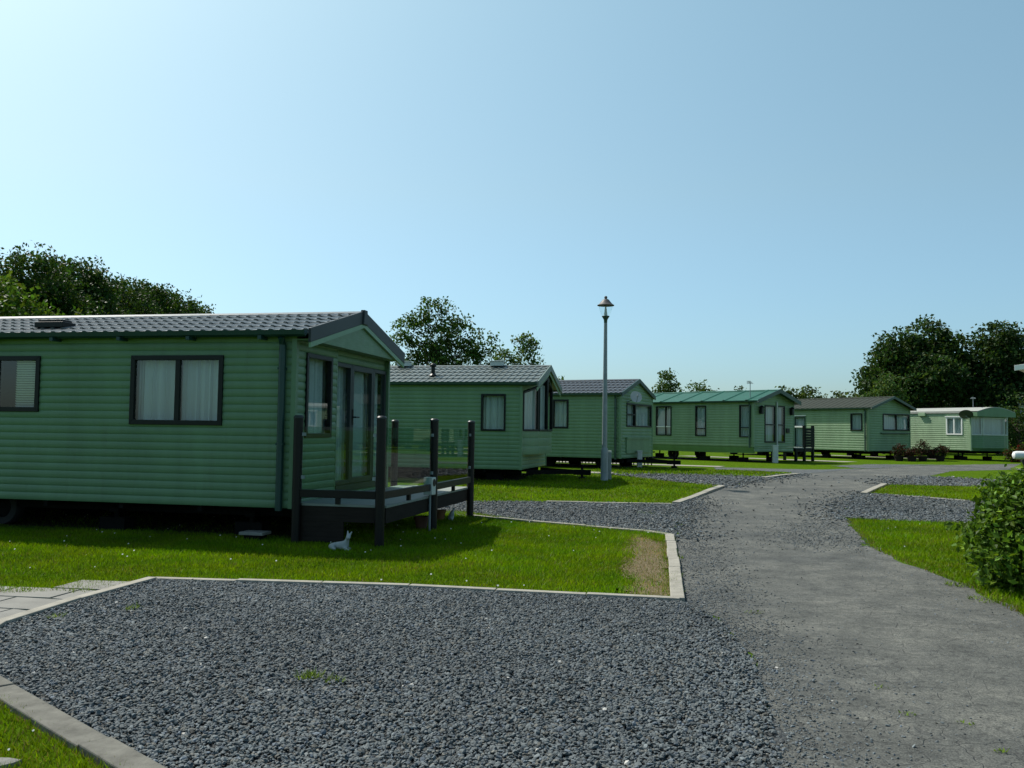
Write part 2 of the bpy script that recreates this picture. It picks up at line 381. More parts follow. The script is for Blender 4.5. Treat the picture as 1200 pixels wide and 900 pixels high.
# paving slabs at the left, laid in a running pattern
def paving():
    m = MB(); a = R(-8.5); ux, uy = math.cos(a), math.sin(a)
    poly = POLY['paving']
    for i in range(-3, 6):
        for j in range(-4, 5):
            w = .62; g = .012; u0 = (i + (.5 if j % 2 else 0)) * w; v0 = j * .45
            cs = [(u0 + g, v0 + g), (u0 + w - g, v0 + g), (u0 + w - g, v0 + .45 - g), (u0 + g, v0 + .45 - g)]
            P = [(-4.3 + u * ux - v * uy, 7.35 + u * uy + v * ux) for u, v in cs]
            edge = [float(np.interp(p[1], [5.84, 6.72, 7.69, 8.79], [-3.59, -3.77, -3.67, -3.46])) - .055 for p in P]   # cut to the kerb
            if sum(p[0] < e - .02 for p, e in zip(P, edge)) < 2: continue
            P = [(min(p[0], e - .003 * k), p[1]) for k, (p, e) in enumerate(zip(P, edge))]
            cx = sum(p[0] for p in P) / 4; cy = sum(p[1] for p in P) / 4
            if inside(np.array([cx]), np.array([cy]), poly)[0] or dist_to(np.array([cx]), np.array([cy]), poly)[0] < .22:
                z = .022 + random.uniform(-.005, .005); t = [random.uniform(-.004, .004) for _ in range(4)]
                m.hexa([(p[0], p[1], -.03) for p in P], [(p[0], p[1], z + t[k]) for k, p in enumerate(P)])
    tag(m.build('path', 'slab', bevel=.004), kind='structure')
paving()

def kerb(pts, w=.11, top=.05, piece=.9, mat='concrete'):
    """Concrete edging laid in short lengths with open joints."""
    m = MB()
    for i in range(len(pts) - 1):
        a = Vector(pts[i]); b = Vector(pts[i + 1]); L = (b - a).length; n = max(1, round(L / piece)); d = (b - a) / L; s = Vector((-d.y, d.x)) * w / 2
        for k in range(n):
            p = a + d * (L * k / n + .004); q = a + d * (L * (k + 1) / n - .004)
            j = random.uniform(-.006, .006); e = Vector((-d.y, d.x)) * random.uniform(-.008, .008)
            c = [p - s + e, q - s + e, q + s + e, p + s + e]; zz = [float(gz(v.x, v.y)) for v in c]
            m.hexa([(v.x, v.y, z - .08) for v, z in zip(c, zz)], [(v.x, v.y, z + top + j) for v, z in zip(c, zz)])
    return tag(m.build('kerb', mat, bevel=.008), kind='structure')
kerb(POLY['k_front_left'], .10, .045); kerb(POLY['k_front'], .09, .04); kerb(POLY['k_corner'], .15, .04, mat='concretedull')
kerb(POLY['k_road'], .125, .045); kerb(POLY['k_lawn'], .09, .035); kerb(POLY['k_two'], .09, .035)
kerb(POLY['k_two_road'], .16, .05); kerb(POLY['k_three'], .16, .05); kerb(POLY['k_right'], .15, .05); kerb(POLY['k_right2'], .09, .03)
# ---------------------------------------------------------------- static caravans
class Plane:
    """A vertical wall plane: u along it, n outwards, z up."""
    def __init__(s, o, u, n): s.o = Vector(o); s.u = Vector(u).normalized(); s.n = Vector(n).normalized()
    def p(s, u, n, z): q = s.o + s.u * u + s.n * n; return (q.x, q.y, z)
def pbox(m, pl, u0, u1, n0, n1, z0, z1):
    m.hexa([pl.p(u0, n0, z0), pl.p(u1, n0, z0), pl.p(u1, n1, z0), pl.p(u0, n1, z0)], [pl.p(u0, n0, z1), pl.p(u1, n0, z1), pl.p(u1, n1, z1), pl.p(u0, n1, z1)])
def siding(m, pl, u0, u1, z0, z1, pitch, openings=(), lim=None, d=.012, zref=None):
    """Lapped boards with the openings left out; lim(z) narrows the wall towards a gable."""
    zref = z0 if zref is None else zref
    k = math.floor((z0 - zref) / pitch)
    while zref + k * pitch < z1 - 1e-6:
        a, b = zref + k * pitch, zref + (k + 1) * pitch; k += 1
        cuts = sorted({max(a, z0), min(b, z1)} | {z for o in openings for z in o[2:4] if max(a, z0) < z < min(b, z1)})
        for za, zb in zip(cuts[:-1], cuts[1:]):
            if zb - za < 1e-4: continue
            mid = (za + zb) / 2
            spans = [(u0, u1)]
            for (oa, ob, oz0, oz1) in openings:
                if oz0 < mid < oz1:
                    spans = [q for (sa, sb) in spans for q in ((sa, min(sb, oa)), (max(sa, ob), sb)) if q[1] - q[0] > 1e-4]
            def off(z):
                return d * max(0, math.sin(math.pi * min(1, max(0, (z - a) / pitch)))) ** .6
            zs = [za] + [a + q * pitch for q in (.04, .12, .28, .5, .72, .88, .96) if za < a + q * pitch < zb] + [zb]
            for sa, sb in spans:
                for x, y in zip(zs[:-1], zs[1:]):
                    l0 = lim(x) if lim else (u0, u1); l1 = lim(y) if lim else (u0, u1)
                    q = [pl.p(max(sa, l0[0]), off(x), x), pl.p(min(sb, l0[1]), off(x), x), pl.p(min(sb, l1[1]), off(y), y), pl.p(max(sa, l1[0]), off(y), y)]
                    if min(sb, l0[1]) - max(sa, l0[0]) > 1e-3: m.add(q, [(0, 1, 2, 3)])

def window(parent, pl, u0, u1, z0, z1, z1b=None, frame='black', w=.06, mull=(), trans=(), style='net', transw=None, sill=False, name='window', barmat=None):
    z1b = z1 if z1b is None else z1b
    top = lambda u: z1 + (z1b - z1) * (u - u0) / (u1 - u0)
    m = MB(); n0, n1 = -.05, .034
    O = [(u0, z0), (u1, z0), (u1, z1b), (u0, z1)]; I = [(u0 + w, z0 + w), (u1 - w, z0 + w), (u1 - w, top(u1 - w) - w), (u0 + w, top(u0 + w) - w)]
    for k in range(4):
        a, b = O[k], O[(k + 1) % 4]; c, e = I[(k + 1) % 4], I[k]
        m.hexa([pl.p(q[0], n0, q[1]) for q in (a, b, c, e)], [pl.p(q[0], n1, q[1]) for q in (a, b, c, e)])
    for x in mull: pbox(m, pl, x - w * .55, x + w * .55, n0 + .002, n1 - .003, z0 + w, top(x) - w)
    fr = m.build(name, frame, parent, bevel=.004)
    if trans:
        tm = MB(); us = [u0 + w] + sorted(v for x in mull for v in (x - w * .55, x + w * .55)) + [u1 - w]
        for z in trans:
            for a, b in zip(us[::2], us[1::2]): pbox(tm, pl, a, b, n0 + .004, n1 - .006, z - w * .45, z + w * .45)
        tm.build('transom', barmat or frame, fr)
    g = MB(); a = .006
    g.add([pl.p(q[0], a, q[1]) for q in I], [(0, 1, 2, 3)])
    g.build('pane', 'glass', fr)
    if sill:
        s_ = MB(); pbox(s_, pl, u0 - .04, u1 + .04, 0, .07, z1 + .004, z1 + .05); s_.build('drip_cap', 'white', fr)
    ua, ub, za, zb = u0 + w * .5, u1 - w * .5, z0 + w * .5, min(z1, z1b) - w * .5
    if style in ('net', 'drape'):
        c = MB(); N = max(12, int((ub - ua) / .022)); ph = random.random() * 6
        vs = []; fs = []
        for i in range(N + 1):
            u = ua + (ub - ua) * i / N; e = (math.sin(u * 48 + ph + 1.6 * math.sin(u * 9)) + .5 * math.sin(u * 95 + ph)) * .026
            vs += [pl.p(u, -.12 + e, za - .1), pl.p(u, -.12 + e * .7, zb + .1)]
        for i in range(N): fs.append((2 * i, 2 * i + 2, 2 * i + 3, 2 * i + 1))
        c.add(vs, fs); c.build('net_curtain', 'net', fr, smooth=True)
        for (p, q) in ((ua - .1, ua + (ub - ua) * .16), (ub - (ub - ua) * .16, ub + .1)):
            c = MB(); vs = []; fs = []; N = 16
            for i in range(N + 1):
                u = p + (q - p) * i / N; e = math.sin(i * 1.9 + ph) * .03
                vs += [pl.p(u, -.22 + e, za - .25), pl.p(u, -.22 + e, zb + .12)]
            for i in range(N): fs.append((2 * i, 2 * i + 2, 2 * i + 3, 2 * i + 1))
            c.add(vs, fs); c.build('curtain', 'drape', fr, smooth=True)
    if style == 'blind':
        c = MB(); z = za; ul = ua + (ub - ua) * .66
        while z < zb:
            c.add([pl.p(ul, -.10, z), pl.p(ub, -.10, z), pl.p(ub, -.078, z + .026), pl.p(ul, -.078, z + .026)], [(0, 1, 2, 3)]); z += .034
        c.build('blind', 'blind', fr)
    return fr

def roof_mesh(m, L, W, ze, zr, sf, sb, over, style, wave=.165, courses=5):
    """Both slopes of a low gable roof: tiles in stepped courses, or flat ribbed sheet."""
    x0, x1 = -L - sb, sf; half = W / 2 + over; slope = (zr - ze) / (W / 2)
    for side in (0, 1):
        def pt(x, r, h):   # r: 0 at the eaves, 1 at the ridge; h: height above the slope
            t = -over + half * r
            return (x, t if side == 0 else W - t, ze - slope * over + slope * half * r + h)
        if style == 'tile':
            nw = int((x1 - x0) / wave); xs = []
            for i in range(nw):
                for f, h in ((0, .0), (.50, .002), (.62, .016), (.82, .018), (.94, .006)): xs.append((x0 + (x1 - x0) * (i + f) / nw, h))
            xs.append((x1, 0))
            for c in range(courses):
                r0, r1 = c / courses, (c + 1) / courses
                vs = []; fs = []
                for x, h in xs:
                    vs += [pt(x, r0, .004 + h * .5), pt(x, r0 - .003, .024 + h), pt(x, r0 + (r1 - r0) * .5, .014 + h), pt(x, r1, .004 + h)]
                for i in range(len(xs) - 1):
                    for k in range(3): fs.append((4 * i + k, 4 * i + 4 + k, 4 * i + 5 + k, 4 * i + 1 + k))
                m.add(vs, fs)
        else:
            nw = max(2, int((x1 - x0) / wave)); vs = []; fs = []; xs = []
            for i in range(nw):
                for f, h in ((0, .0), (.42, .0), (.47, .035), (.53, .035), (.58, .0)) if style == 'seam' else ((0, 0), (.25, 0), (.4, .02), (.6, .02), (.75, 0)): xs.append((x0 + (x1 - x0) * (i + f) / nw, h))
            xs.append((x1, 0))
            for x, h in xs: vs += [pt(x, 0, .012 + h), pt(x, 1, .012 + h)]
            for i in range(len(xs) - 1): fs.append((2 * i, 2 * i + 2, 2 * i + 3, 2 * i + 1))
            m.add(vs, fs)
        # deck under the covering
        m.hexa([pt(x0, 0, -.03), pt(x1, 0, -.03), pt(x1, 0, .0), pt(x0, 0, .0)], [pt(x0, 1, -.03), pt(x1, 1, -.03), pt(x1, 1, .0), pt(x0, 1, .0)])
    return slope

def bargeboard(m, W, ze, zr, over, x, th, hi, lo):
    """The two sloping boards that close a gable, mitred at the top."""
    slope = (zr - ze) / (W / 2)
    for side in (0, 1):
        f = (lambda t: t) if side == 0 else (lambda t: W - t)
        a, b = -over, W / 2; za, zb = ze - slope * over, zr
        m.hexa([(x, f(a), za + lo), (x, f(b), zb + lo), (x, f(b), zb + hi), (x, f(a), za + hi)], [(x + th, f(a), za + lo), (x + th, f(b), zb + lo), (x + th, f(b), zb + hi), (x + th, f(a), za + hi)])

def wheel(parent, x, y, r=.28, w=.18):
    o = MB(); prof = []
    def ring(mb, pr, yy0):
        vs = []; fs = []; seg = 20
        for rr, yy in pr:
            for k in range(seg):
                a = 2 * math.pi * k / seg; vs.append((x + rr * math.cos(a), yy, r + rr * math.sin(a)))
        for i in range(len(pr) - 1):
            for k in range(seg): fs.append((i * seg + k, i * seg + (k + 1) % seg, (i + 1) * seg + (k + 1) % seg, (i + 1) * seg + k))
        mb.add(vs, fs)
    ring(o, [(r * .6, y), (r * .93, y), (r, y + .03), (r, y + w - .03), (r * .93, y + w), (r * .6, y + w), (r * .6, y)], 0)
    t = o.build('wheel', 'rubber', parent, smooth=True)
    h = MB(); ring(h, [(.01, y + .03), (r * .3, y + .02), (r * .59, y + .05), (r * .59, y + w * .6)], 0); h.build('rim', 'chassis', t, smooth=True)

def caravan(name, label, x, y, yaw, W, L, zb, ze, zr, clad, roofmat, roofstyle, trim, pitch=.105, sf=.2, over=.12, side_open=(), front_open=(), side_win=(), front_win=(),
            group='static caravans parked along the site road', gutter=True, downpipe=True, wave=.165, courses=5, front_wall=True, drawbar=False, barge=(.045, -.145), clip=None, ridge_cap=True, gable=True, frontmat=None, guttermat=None, brackets=False, pipe=.036):
    g0 = float(gz(x, y)); root = thing(name, label, 'caravan', (x, y, g0), -R(yaw), group)
    z = lambda v: v - g0
    A = dict(root=root, W=W, L=L, z=z)
    SIDE = Plane((0, 0), (1, 0), (0, -1)); FRONT = Plane((0, 0), (0, 1), (1, 0)); FAR = Plane((0, W), (1, 0), (0, 1)); BACK = Plane((-L, 0), (0, 1), (-1, 0))
    A.update(SIDE=SIDE, FRONT=FRONT, FAR=FAR, BACK=BACK)
    so = [(a, b, z(c), z(d)) for a, b, c, d in side_open] + [(w['u0'], w['u1'], z(w['z0']), z(w['z1'])) for w in side_win]
    fo = [(a, b, z(c), z(d)) for a, b, c, d in front_open] + [(w['u0'], w['u1'], z(w['z0']), z(max(w['z1'], w.get('z1b', 0)))) for w in front_win]
    slope = (zr - ze) / (W / 2)
    def lim(v):
        q = (v + g0 - ze) / slope
        return (0, W) if q <= 0 else (min(q, W / 2), max(W - q, W / 2))
    b = MB()
    siding(b, SIDE, -L, 0, z(zb), z(ze), pitch, so)
    siding(b, FAR, -L, 0, z(zb), z(ze), pitch)
    siding(b, BACK, 0, W, z(zb), z(zr) - .02, pitch, (), lim)
    if front_wall: siding(b, FRONT, 0, W, z(zb), z(zr) - .02 if gable else z(ze), pitch, fo, lim)
    body = b.build('body', clad, root); A['body'] = body
    # corner trims close the board ends
    for (cx, cy) in ((0, 0), (0, W), (-L, 0), (-L, W)):
        sx = 1 if cx == 0 else -1; sy = -1 if cy == 0 else 1; ct = MB()
        ct.box(cx - sx * .045, cx + sx * .024, cy + sy * .0, cy + sy * .026, z(zb) - .004, z(ze)); ct.box(cx, cx + sx * .0245, cy - sy * .045, cy - sy * .0005, z(zb) - .004, z(ze))
        ct.build('corner_trim', frontmat or clad, body)
    fl = MB(); fl.box(-L + .01, -.01, .01, W - .01, z(zb) + .02, z(zb) + .10); fl.build('floor', 'inside', root)
    for w in side_win:
        k = dict(w); u0, u1, z0, z1 = (k.pop(q) for q in ('u0', 'u1', 'z0', 'z1')); window(root, SIDE, u0, u1, z(z0), z(z1), **{q: ([z(v) for v in r] if q == 'trans' else r) for q, r in k.items()})
    for w in front_win:
        k = dict(w); u0, u1, z0, z1 = (k.pop(q) for q in ('u0', 'u1', 'z0', 'z1'))
        if 'z1b' in k: k['z1b'] = z(k['z1b'])
        window(root, FRONT, u0, u1, z(z0), z(z1), **{q: ([z(v) for v in r] if q == 'trans' else r) for q, r in k.items()})
    if roofstyle:
        rm = MB(); roof_mesh(rm, L, W, z(ze), z(zr), sf, .15, over, roofstyle, wave, courses); A['roof'] = rm.build('roof', roofmat, root)
        if ridge_cap:
            rc = MB(); r = z(zr) + .03; rc.hexa([(-L - .15, W / 2 - .11, r - .03), (-L - .15, W / 2, r + .012), (-L - .15, W / 2 + .11, r - .03), (-L - .15, W / 2, r - .012)], [(sf, W / 2 - .11, r - .03), (sf, W / 2, r + .012), (sf, W / 2 + .11, r - .03), (sf, W / 2, r - .012)])
            rc.build('ridge_cap', roofmat, A['roof'])
        for xx in (sf, -L - .15 - .035):
            bb = MB(); bargeboard(bb, W, z(ze), z(zr), over + .005, xx, .035, barge[0], barge[1]); bb.build('bargeboard', trim, root, bevel=.004)
    if gutter:
        gm = MB(); e = z(ze) - slope * over
        for sgn, t0 in ((-1, -over), (1, W + over)):
            pr = [(0, .0), (.012, -.055), (.05, -.085), (.095, -.06), (.105, .0), (.093, .0), (.083, -.05), (.05, -.07), (.02, -.05), (.01, .0)]
            vs = [(xx, t0 + sgn * (q - .01), e + h + .012) for xx in (-L - .15, sf - .02) for q, h in pr]; n = len(pr)
            gm.add(vs, [(i, (i + 1) % n, n + (i + 1) % n, n + i) for i in range(n)] + [tuple(range(n)), tuple(n + i for i in reversed(range(n)))])
        gt = gm.build('gutter', guttermat or trim, root)
        xx = -L + .5
        while brackets and xx < -.3:
            br = MB(); br.box(xx, xx + .05, -over - .112, -.03, e - .11, e - .062); br.build('bracket', guttermat or trim, gt); xx += 1.05
    if downpipe:
        dp = MB(); dp.tube([(-.16, -over - .02, z(ze) - .10), (-.16, -.06, z(ze) - .20), (-.16, -.06, z(zb) - .03)], pipe, 12)
        for q in (.5, 1.5): dp.box(-.21, -.11, -.10, -.02, z(ze) - q - .03, z(ze) - q)
        dp.build('downpipe', guttermat or trim, root, smooth=True)
    ch = MB(); c0 = z(zb)
    for t in (.55, W - .55): ch.box(-L + .1, -.1, t - .04, t + .04, c0 - .16, c0 + .02)
    for k in range(int(L / 1.2)): ch.box(-L + .6 + k * 1.2, -L + .66 + k * 1.2, .05, W - .05, c0 - .08, c0 + .018)
    chs = ch.build('chassis', 'chassis', root)
    for t in (.5, W - .68): wheel(root, -L * .47, t)
    for k, sx in enumerate((-L + .8, -L * .72, -L * .28, -.8)):
        for t in (.45, W - .55):
            j = MB(); j.box(sx - .2, sx + .2, t - .11, t + .11, 0, .2); j.tube([(sx, t, .19), (sx, t, c0 - .12)], .035, 8); j.box(sx - .07, sx + .07, t - .07, t + .07, c0 - .17, c0 - .1)
            j.build('support_leg', 'chassis', root)
    if drawbar:
        d = MB(); hz = max(.22, c0 - .28)
        for t in (.7, W - .7): d.hexa([(.0, t - .04, c0 - .14), (.0, t + .04, c0 - .14), (.0, t + .04, c0 - .03), (.0, t - .04, c0 - .03)], [(1.25, W / 2 - .04, hz - .05), (1.25, W / 2 + .04, hz - .05), (1.25, W / 2 + .04, hz + .06), (1.25, W / 2 - .04, hz + .06)])
        d.box(1.1, 1.55, W / 2 - .07, W / 2 + .07, hz - .07, hz + .07); d.tube([(1.3, W / 2 + .14, .1), (1.3, W / 2 + .14, c0 + .1)], .035, 8)
        d.lathe([(.02, 0), (.11, .02), (.11, .08), (.02, .1)], 14, (1.3, W / 2 + .14, .0))
        d.build('drawbar', 'chassis', root)
    return A

def roof_vent(A, s, t, ze, zr, kind='box'):
    slope = (zr - ze) / (A['W'] / 2); zz = A['z'](ze + slope * t) + .04; m = MB()
    if kind == 'box':
        m.box(s - .24, s + .24, t - .14, t + .14, zz - .03, zz + .055); m.box(s - .20, s + .20, t - .11, t + .11, zz + .055, zz + .09)
    elif kind == 'flue':
        m.tube([(s, t, zz - .05), (s, t, zz + .22)], .055, 12); m.lathe([(.09, 0), (.09, .06), (.03, .1)], 12, (s, t, zz + .22)); m.lathe([(.13, 0), (.06, .06)], 12, (s, t, zz - .02))
    else:
        m.box(s - .17, s + .17, t - .15, t + .15, zz - .02, zz + .10); m.box(s - .2, s + .2, t - .18, t + .18, zz + .10, zz + .125)
    return m.build('roof_vent', 'black' if kind != 'cap' else 'offwhite', A['root'], bevel=.01)

def dish(A, s, t, zz, r, facing, mat, tilt=20):
    """A satellite dish on a bent arm fixed to the wall."""
    m = MB(); d = Vector((math.cos(R(facing)) * math.cos(R(tilt)), math.sin(R(facing)) * math.cos(R(tilt)), math.sin(R(tilt))))
    c = Vector((s, t, zz)); u = d.cross(Vector((0, 0, 1))).normalized(); v = u.cross(d).normalized(); seg = 22; vs = []; fs = []
    for k, (q, dep) in enumerate(((0.01, .0), (.4, .03), (.75, .09), (1, .16), (1, .145), (.72, .075), (.35, .012), (.01, -.02))):
        for i in range(seg):
            a = 2 * math.pi * i / seg; vs.append(c + (u * math.cos(a) + v * math.sin(a) * 1.05) * r * q + d * r * dep)
        if k:
            for i in range(seg): fs.append(((k - 1) * seg + i, (k - 1) * seg + (i + 1) % seg, k * seg + (i + 1) % seg, k * seg + i))
    m.add(vs, fs); o = m.build('satellite_dish', mat, A['root'], smooth=True)
    a = MB(); w0 = c - d * .05; a.tube([c - d * .02, c - d * .10, (c.x * .1, c.y, c.z - .16), (.0, c.y, c.z - .16)] if s > 0 else [c - d * .02, c - d * .10, (c.x, c.y * .15, c.z - .14), (c.x, 0, c.z - .14)], .018, 8)
    e = c - v * r * .95 + d * r * .1; f = c + d * r * 1.1 - v * r * .25; a.tube([e, f], .012, 6); a.lathe([(.02, -.03), (.035, 0), (.02, .05)], 10, f); a.build('feed_arm', 'grey', o)
    return o

def aerial(A, s, t, z0, h, blen, ang):
    m = MB(); m.tube([(s, t, z0), (s, t, z0 + h)], .016, 6); a = Vector((math.cos(R(ang)), math.sin(R(ang)), .03)); b = Vector((-a.y, a.x, 0))
    p = Vector((s, t, z0 + h - .05)); m.tube([p - a * .15, p + a * blen], .012, 6)
    for k in range(7):
        q = p + a * (blen * k / 6); l = .14 - .01 * k; m.tube([q - b * l, q + b * l], .006, 5)
    m.tube([p + a * -.15 + Vector((0, 0, -.12)), p + a * -.15 + Vector((0, 0, .12))], .008, 5)
    return m.build('aerial', 'galv', A['root'])

# --- the nearest caravan, with glazed doors behind a deck
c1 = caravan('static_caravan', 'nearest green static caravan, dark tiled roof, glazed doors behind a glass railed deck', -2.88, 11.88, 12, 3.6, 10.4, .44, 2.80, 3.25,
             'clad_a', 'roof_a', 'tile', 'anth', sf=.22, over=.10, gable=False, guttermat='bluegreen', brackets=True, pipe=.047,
             side_win=[dict(u0=-2.44, u1=-1.04, z0=1.52, z1=2.47, mull=[-1.72], style='net', w=.065), dict(u0=-5.25, u1=-3.89, z0=1.68, z1=2.47, mull=[-4.6], style='blind', w=.065),
                       dict(u0=-8.6, u1=-7.4, z0=1.52, z1=2.47, mull=[-8.0], style='net')],
             front_open=[(1.38, 3.56, .60, 2.80)], front_win=[dict(u0=.30, u1=1.17, z0=1.37, z1=2.53, style='net', w=.06)])
z = c1['z']; rt = c1['root']; W = 3.6
DOOR = Plane((-.05, 0), (0, 1), (1, 0))
m = MB(); siding(m, DOOR, 1.38, 3.56, z(2.50), z(2.80), .105); pbox(m, DOOR, 1.36, 1.39, 0, .06, z(.60), z(2.72)); pbox(m, DOOR, 3.55, 3.58, 0, .06, z(.60), z(2.72)); m.build('door_surround', 'clad_a', rt)
def door(pl, u0, u1, z0, z1, hinge_right=True, parent=None, handle=True, frame='black', w=.085, style='net', bar=None):
    d = window(parent, pl, u0, u1, z0, z1, frame=frame, w=w, style=style, name='glazed_door', trans=bar or ())
    if handle:
        h = MB(); uh = u0 + w * .5 if hinge_right else u1 - w * .5; zz = z0 + 1.02; pbox(h, pl, uh - .02, uh + .02, .034, .045, zz - .12, zz + .12)
        h.tube([pl.p(uh, .04, zz), pl.p(uh, .09, zz), pl.p(uh + (.13 if hinge_right else -.13), .09, zz)], .012, 8); h.build('handle', 'black', d)
    return d
window(rt, DOOR, 1.40, 2.02, z(.66), z(2.49), frame='anth', w=.06, style='net', name='side_light')
door(DOOR, 2.022, 2.95, z(.66), z(2.49), True, rt, frame='anth')
window(rt, DOOR, 2.952, 3.55, z(.66), z(2.49), frame='anth', w=.06, style='drape', name='side_light')
m = MB(); pbox(m, DOOR, 1.40, 3.55, .0, .07, z(.56), z(.655)); m.build('door_sill', 'anth', rt)
# gable board that carries the porch roof, and its pale lower trim
m = MB(); zg = 2.665; 
tri = [(-.02, zg), (W + .02, zg), (W + .02, 2.80 - .02), (W / 2, 3.23), (-.02, 2.78)]
n = len(tri); m.add([(.185, t, z(h)) for t, h in tri] + [(.215, t, z(h)) for t, h in tri], [tuple(range(n)), tuple(n + i for i in reversed(range(n)))] + [(i, (i + 1) % n, n + (i + 1) % n, n + i) for i in range(n)])
m.box(.012, .184, -.02, W + .02, z(zg), z(zg) + .02); m.build('gable_panel', 'clad_a', rt)
m = MB(); bargeboard(m, W, z(2.80), z(3.25), .09, .222, .03, -.147, -.215); m.build('gable_trim', 'fascia_a', rt)
m = MB(); m.hexa([(.215, W / 2 - .10, z(3.07)), (.215, W / 2 + .10, z(3.07)), (.215, W / 2 + .07, z(3.305)), (.215, W / 2 - .07, z(3.305))], [(.28, W / 2 - .09, z(3.08)), (.28, W / 2 + .09, z(3.08)), (.28, W / 2 + .06, z(3.305)), (.28, W / 2 - .06, z(3.305))]); m.build('finial', 'anth', rt, bevel=.01)
roof_vent(c1, -4.03, .42, 2.80, 3.25)
m = MB(); m.box(-10.4, -.2, W - .14, W - .10, 0, z(.44)); m.build('skirting', 'skirt', rt)

# --- second caravan: bow front with tall lights under the gable
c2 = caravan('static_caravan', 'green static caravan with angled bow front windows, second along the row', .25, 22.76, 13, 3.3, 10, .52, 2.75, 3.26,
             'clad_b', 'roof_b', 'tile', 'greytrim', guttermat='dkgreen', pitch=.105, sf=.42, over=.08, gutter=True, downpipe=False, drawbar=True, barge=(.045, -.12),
             side_win=[dict(u0=-1.06, u1=-.41, z0=1.49, z1=2.44, style='net', w=.05), dict(u0=-6.2, u1=-5.0, z0=1.49, z1=2.44, style='net')], front_open=[(.06, 3.24, .9, 3.0)], gable=False)
z = c2['z']; rt = c2['root']
pts = [(.0, .06), (.30, .70), (.34, 1.65), (.30, 2.60), (.0, 3.24)]; tops = [2.50, 2.68, 2.98, 2.68, 2.50]; bays = MB(); head = MB()
for i in range(4):
    a, b = Vector(pts[i]), Vector(pts[i + 1]); u = (b - a); ln = u.length; pl = Plane(a, u, (u.y, -u.x))
    siding(bays, pl, 0, ln, z(.9), z(1.50), .21, d=.01)
    t0, t1 = tops[i] + .02, tops[i + 1] + .02; g = lambda t: 2.75 + (3.26 - 2.75) / 1.65 * min(t, 3.3 - t)
    head.add([pl.p(0, 0, z(t0)), pl.p(ln, 0, z(t1)), pl.p(ln, 0, z(g(b.y) - .01)), pl.p(0, 0, z(g(a.y) - .01))], [(0, 1, 2, 3)])
    window(rt, pl, .015, ln - .015, z(1.50), z(tops[i]), z(tops[i + 1]), frame='black' if i else 'black', w=.05, style='net')
bays.build('bow_panel', 'clad_b', rt); head.build('bow_header', 'clad_b', rt); m = MB(); m.add([(p[0], p[1], z(.9)) for p in pts], [tuple(range(5))]); m.build('bow_underside', 'clad_b', rt)
m = MB(); bargeboard(m, 3.3, z(2.75), z(3.26), .085, .40, .012, -.121, -.22); m.build('gable_trim', 'clad_b', rt)
roof_vent(c2, -2.55, .55, 2.75, 3.26, 'flue'); roof_vent(c2, -1.05, 1.62, 2.75, 3.26, 'cap'); roof_vent(c2, -3.75, 1.62, 2.75, 3.26, 'cap')

# --- third: charcoal roof, dish on the front
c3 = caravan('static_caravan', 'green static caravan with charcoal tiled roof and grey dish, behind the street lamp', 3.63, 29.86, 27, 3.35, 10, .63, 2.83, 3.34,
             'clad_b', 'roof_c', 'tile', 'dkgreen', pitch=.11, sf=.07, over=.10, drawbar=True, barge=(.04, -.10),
             side_win=[dict(u0=-2.48, u1=-1.88, z0=1.61, z1=2.60, style='net', w=.06), dict(u0=-6, u1=-4.8, z0=1.61, z1=2.60, style='net')],
             front_win=[dict(u0=.55, u1=1.42, z0=1.69, z1=2.50, trans=[2.12], style='net', w=.05), dict(u0=1.43, u1=3.20, z0=1.69, z1=2.50, style='net', w=.05)])
z = c3['z']; m = MB(); m.box(.02, .09, .45, 2.95, z(1.28), z(1.34)); m.box(.016, .05, .5, 2.9, z(.80), z(1.279)); m.build('front_locker', 'clad_b', c3['root'])
dish(c3, .32, .62, z(2.70), .20, -55, 'dish', 22)

# --- fourth: bright green sheet roof and porch
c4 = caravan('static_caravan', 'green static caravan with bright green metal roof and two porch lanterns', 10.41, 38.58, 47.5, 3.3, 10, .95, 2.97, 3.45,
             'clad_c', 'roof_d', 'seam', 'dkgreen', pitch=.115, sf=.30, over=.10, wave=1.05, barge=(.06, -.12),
             side_win=[dict(u0=-5.27, u1=-4.36, z0=1.38, z1=2.76, trans=[1.80], mull=[-4.7], style='net', w=.05, barmat='white'), dict(u0=-3.02, u1=-2.43, z0=1.38, z1=2.76, trans=[1.73], style='net', w=.05),
                       dict(u0=-.70, u1=-.12, z0=1.36, z1=2.76, trans=[1.78], style='net', w=.05)],
             front_win=[dict(u0=.86, u1=1.72, z0=1.14, z1=2.78, trans=[1.93], style='net', w=.06, name='glazed_door'), dict(u0=1.88, u1=2.52, z0=1.14, z1=2.78, trans=[1.93], style='drape', w=.06, name='glazed_door')])
z = c4['z']; rt = c4['root']; m = MB()
for sgn, pl in ((1, c4['SIDE']), (1, c4['FAR'])):
    pts = [(-10, -.0), (0, -.0)]
    for k, (a, b, na, nb) in enumerate(((.68, .80, -.12, -.07), (.80, .94, -.06, -.004))): m.add([pl.p(-10, na, z(a)), pl.p(0, na, z(a)), pl.p(0, nb, z(b)), pl.p(-10, nb, z(b))], [(0, 1, 2, 3)])
m.build('lower_skirt', 'clad_b', rt)
m = MB(); siding(m, Plane((-.01, 0), (0, 1), (1, 0)), .05, 3.25, z(.74), z(.945), .115); m.build('front_skirt', 'clad_c', rt)
for t in (.47, 2.98):
    m = MB(); m.box(.016, .05, t - .05, t + .05, z(2.42), z(2.60)); m.box(.05, .17, t - .08, t + .08, z(2.38), z(2.66)); m.lathe([(.14, 0), (.03, .09)], 8, (.11, t, z(2.661))); m.build('porch_lantern', 'black', rt, bevel=.01)
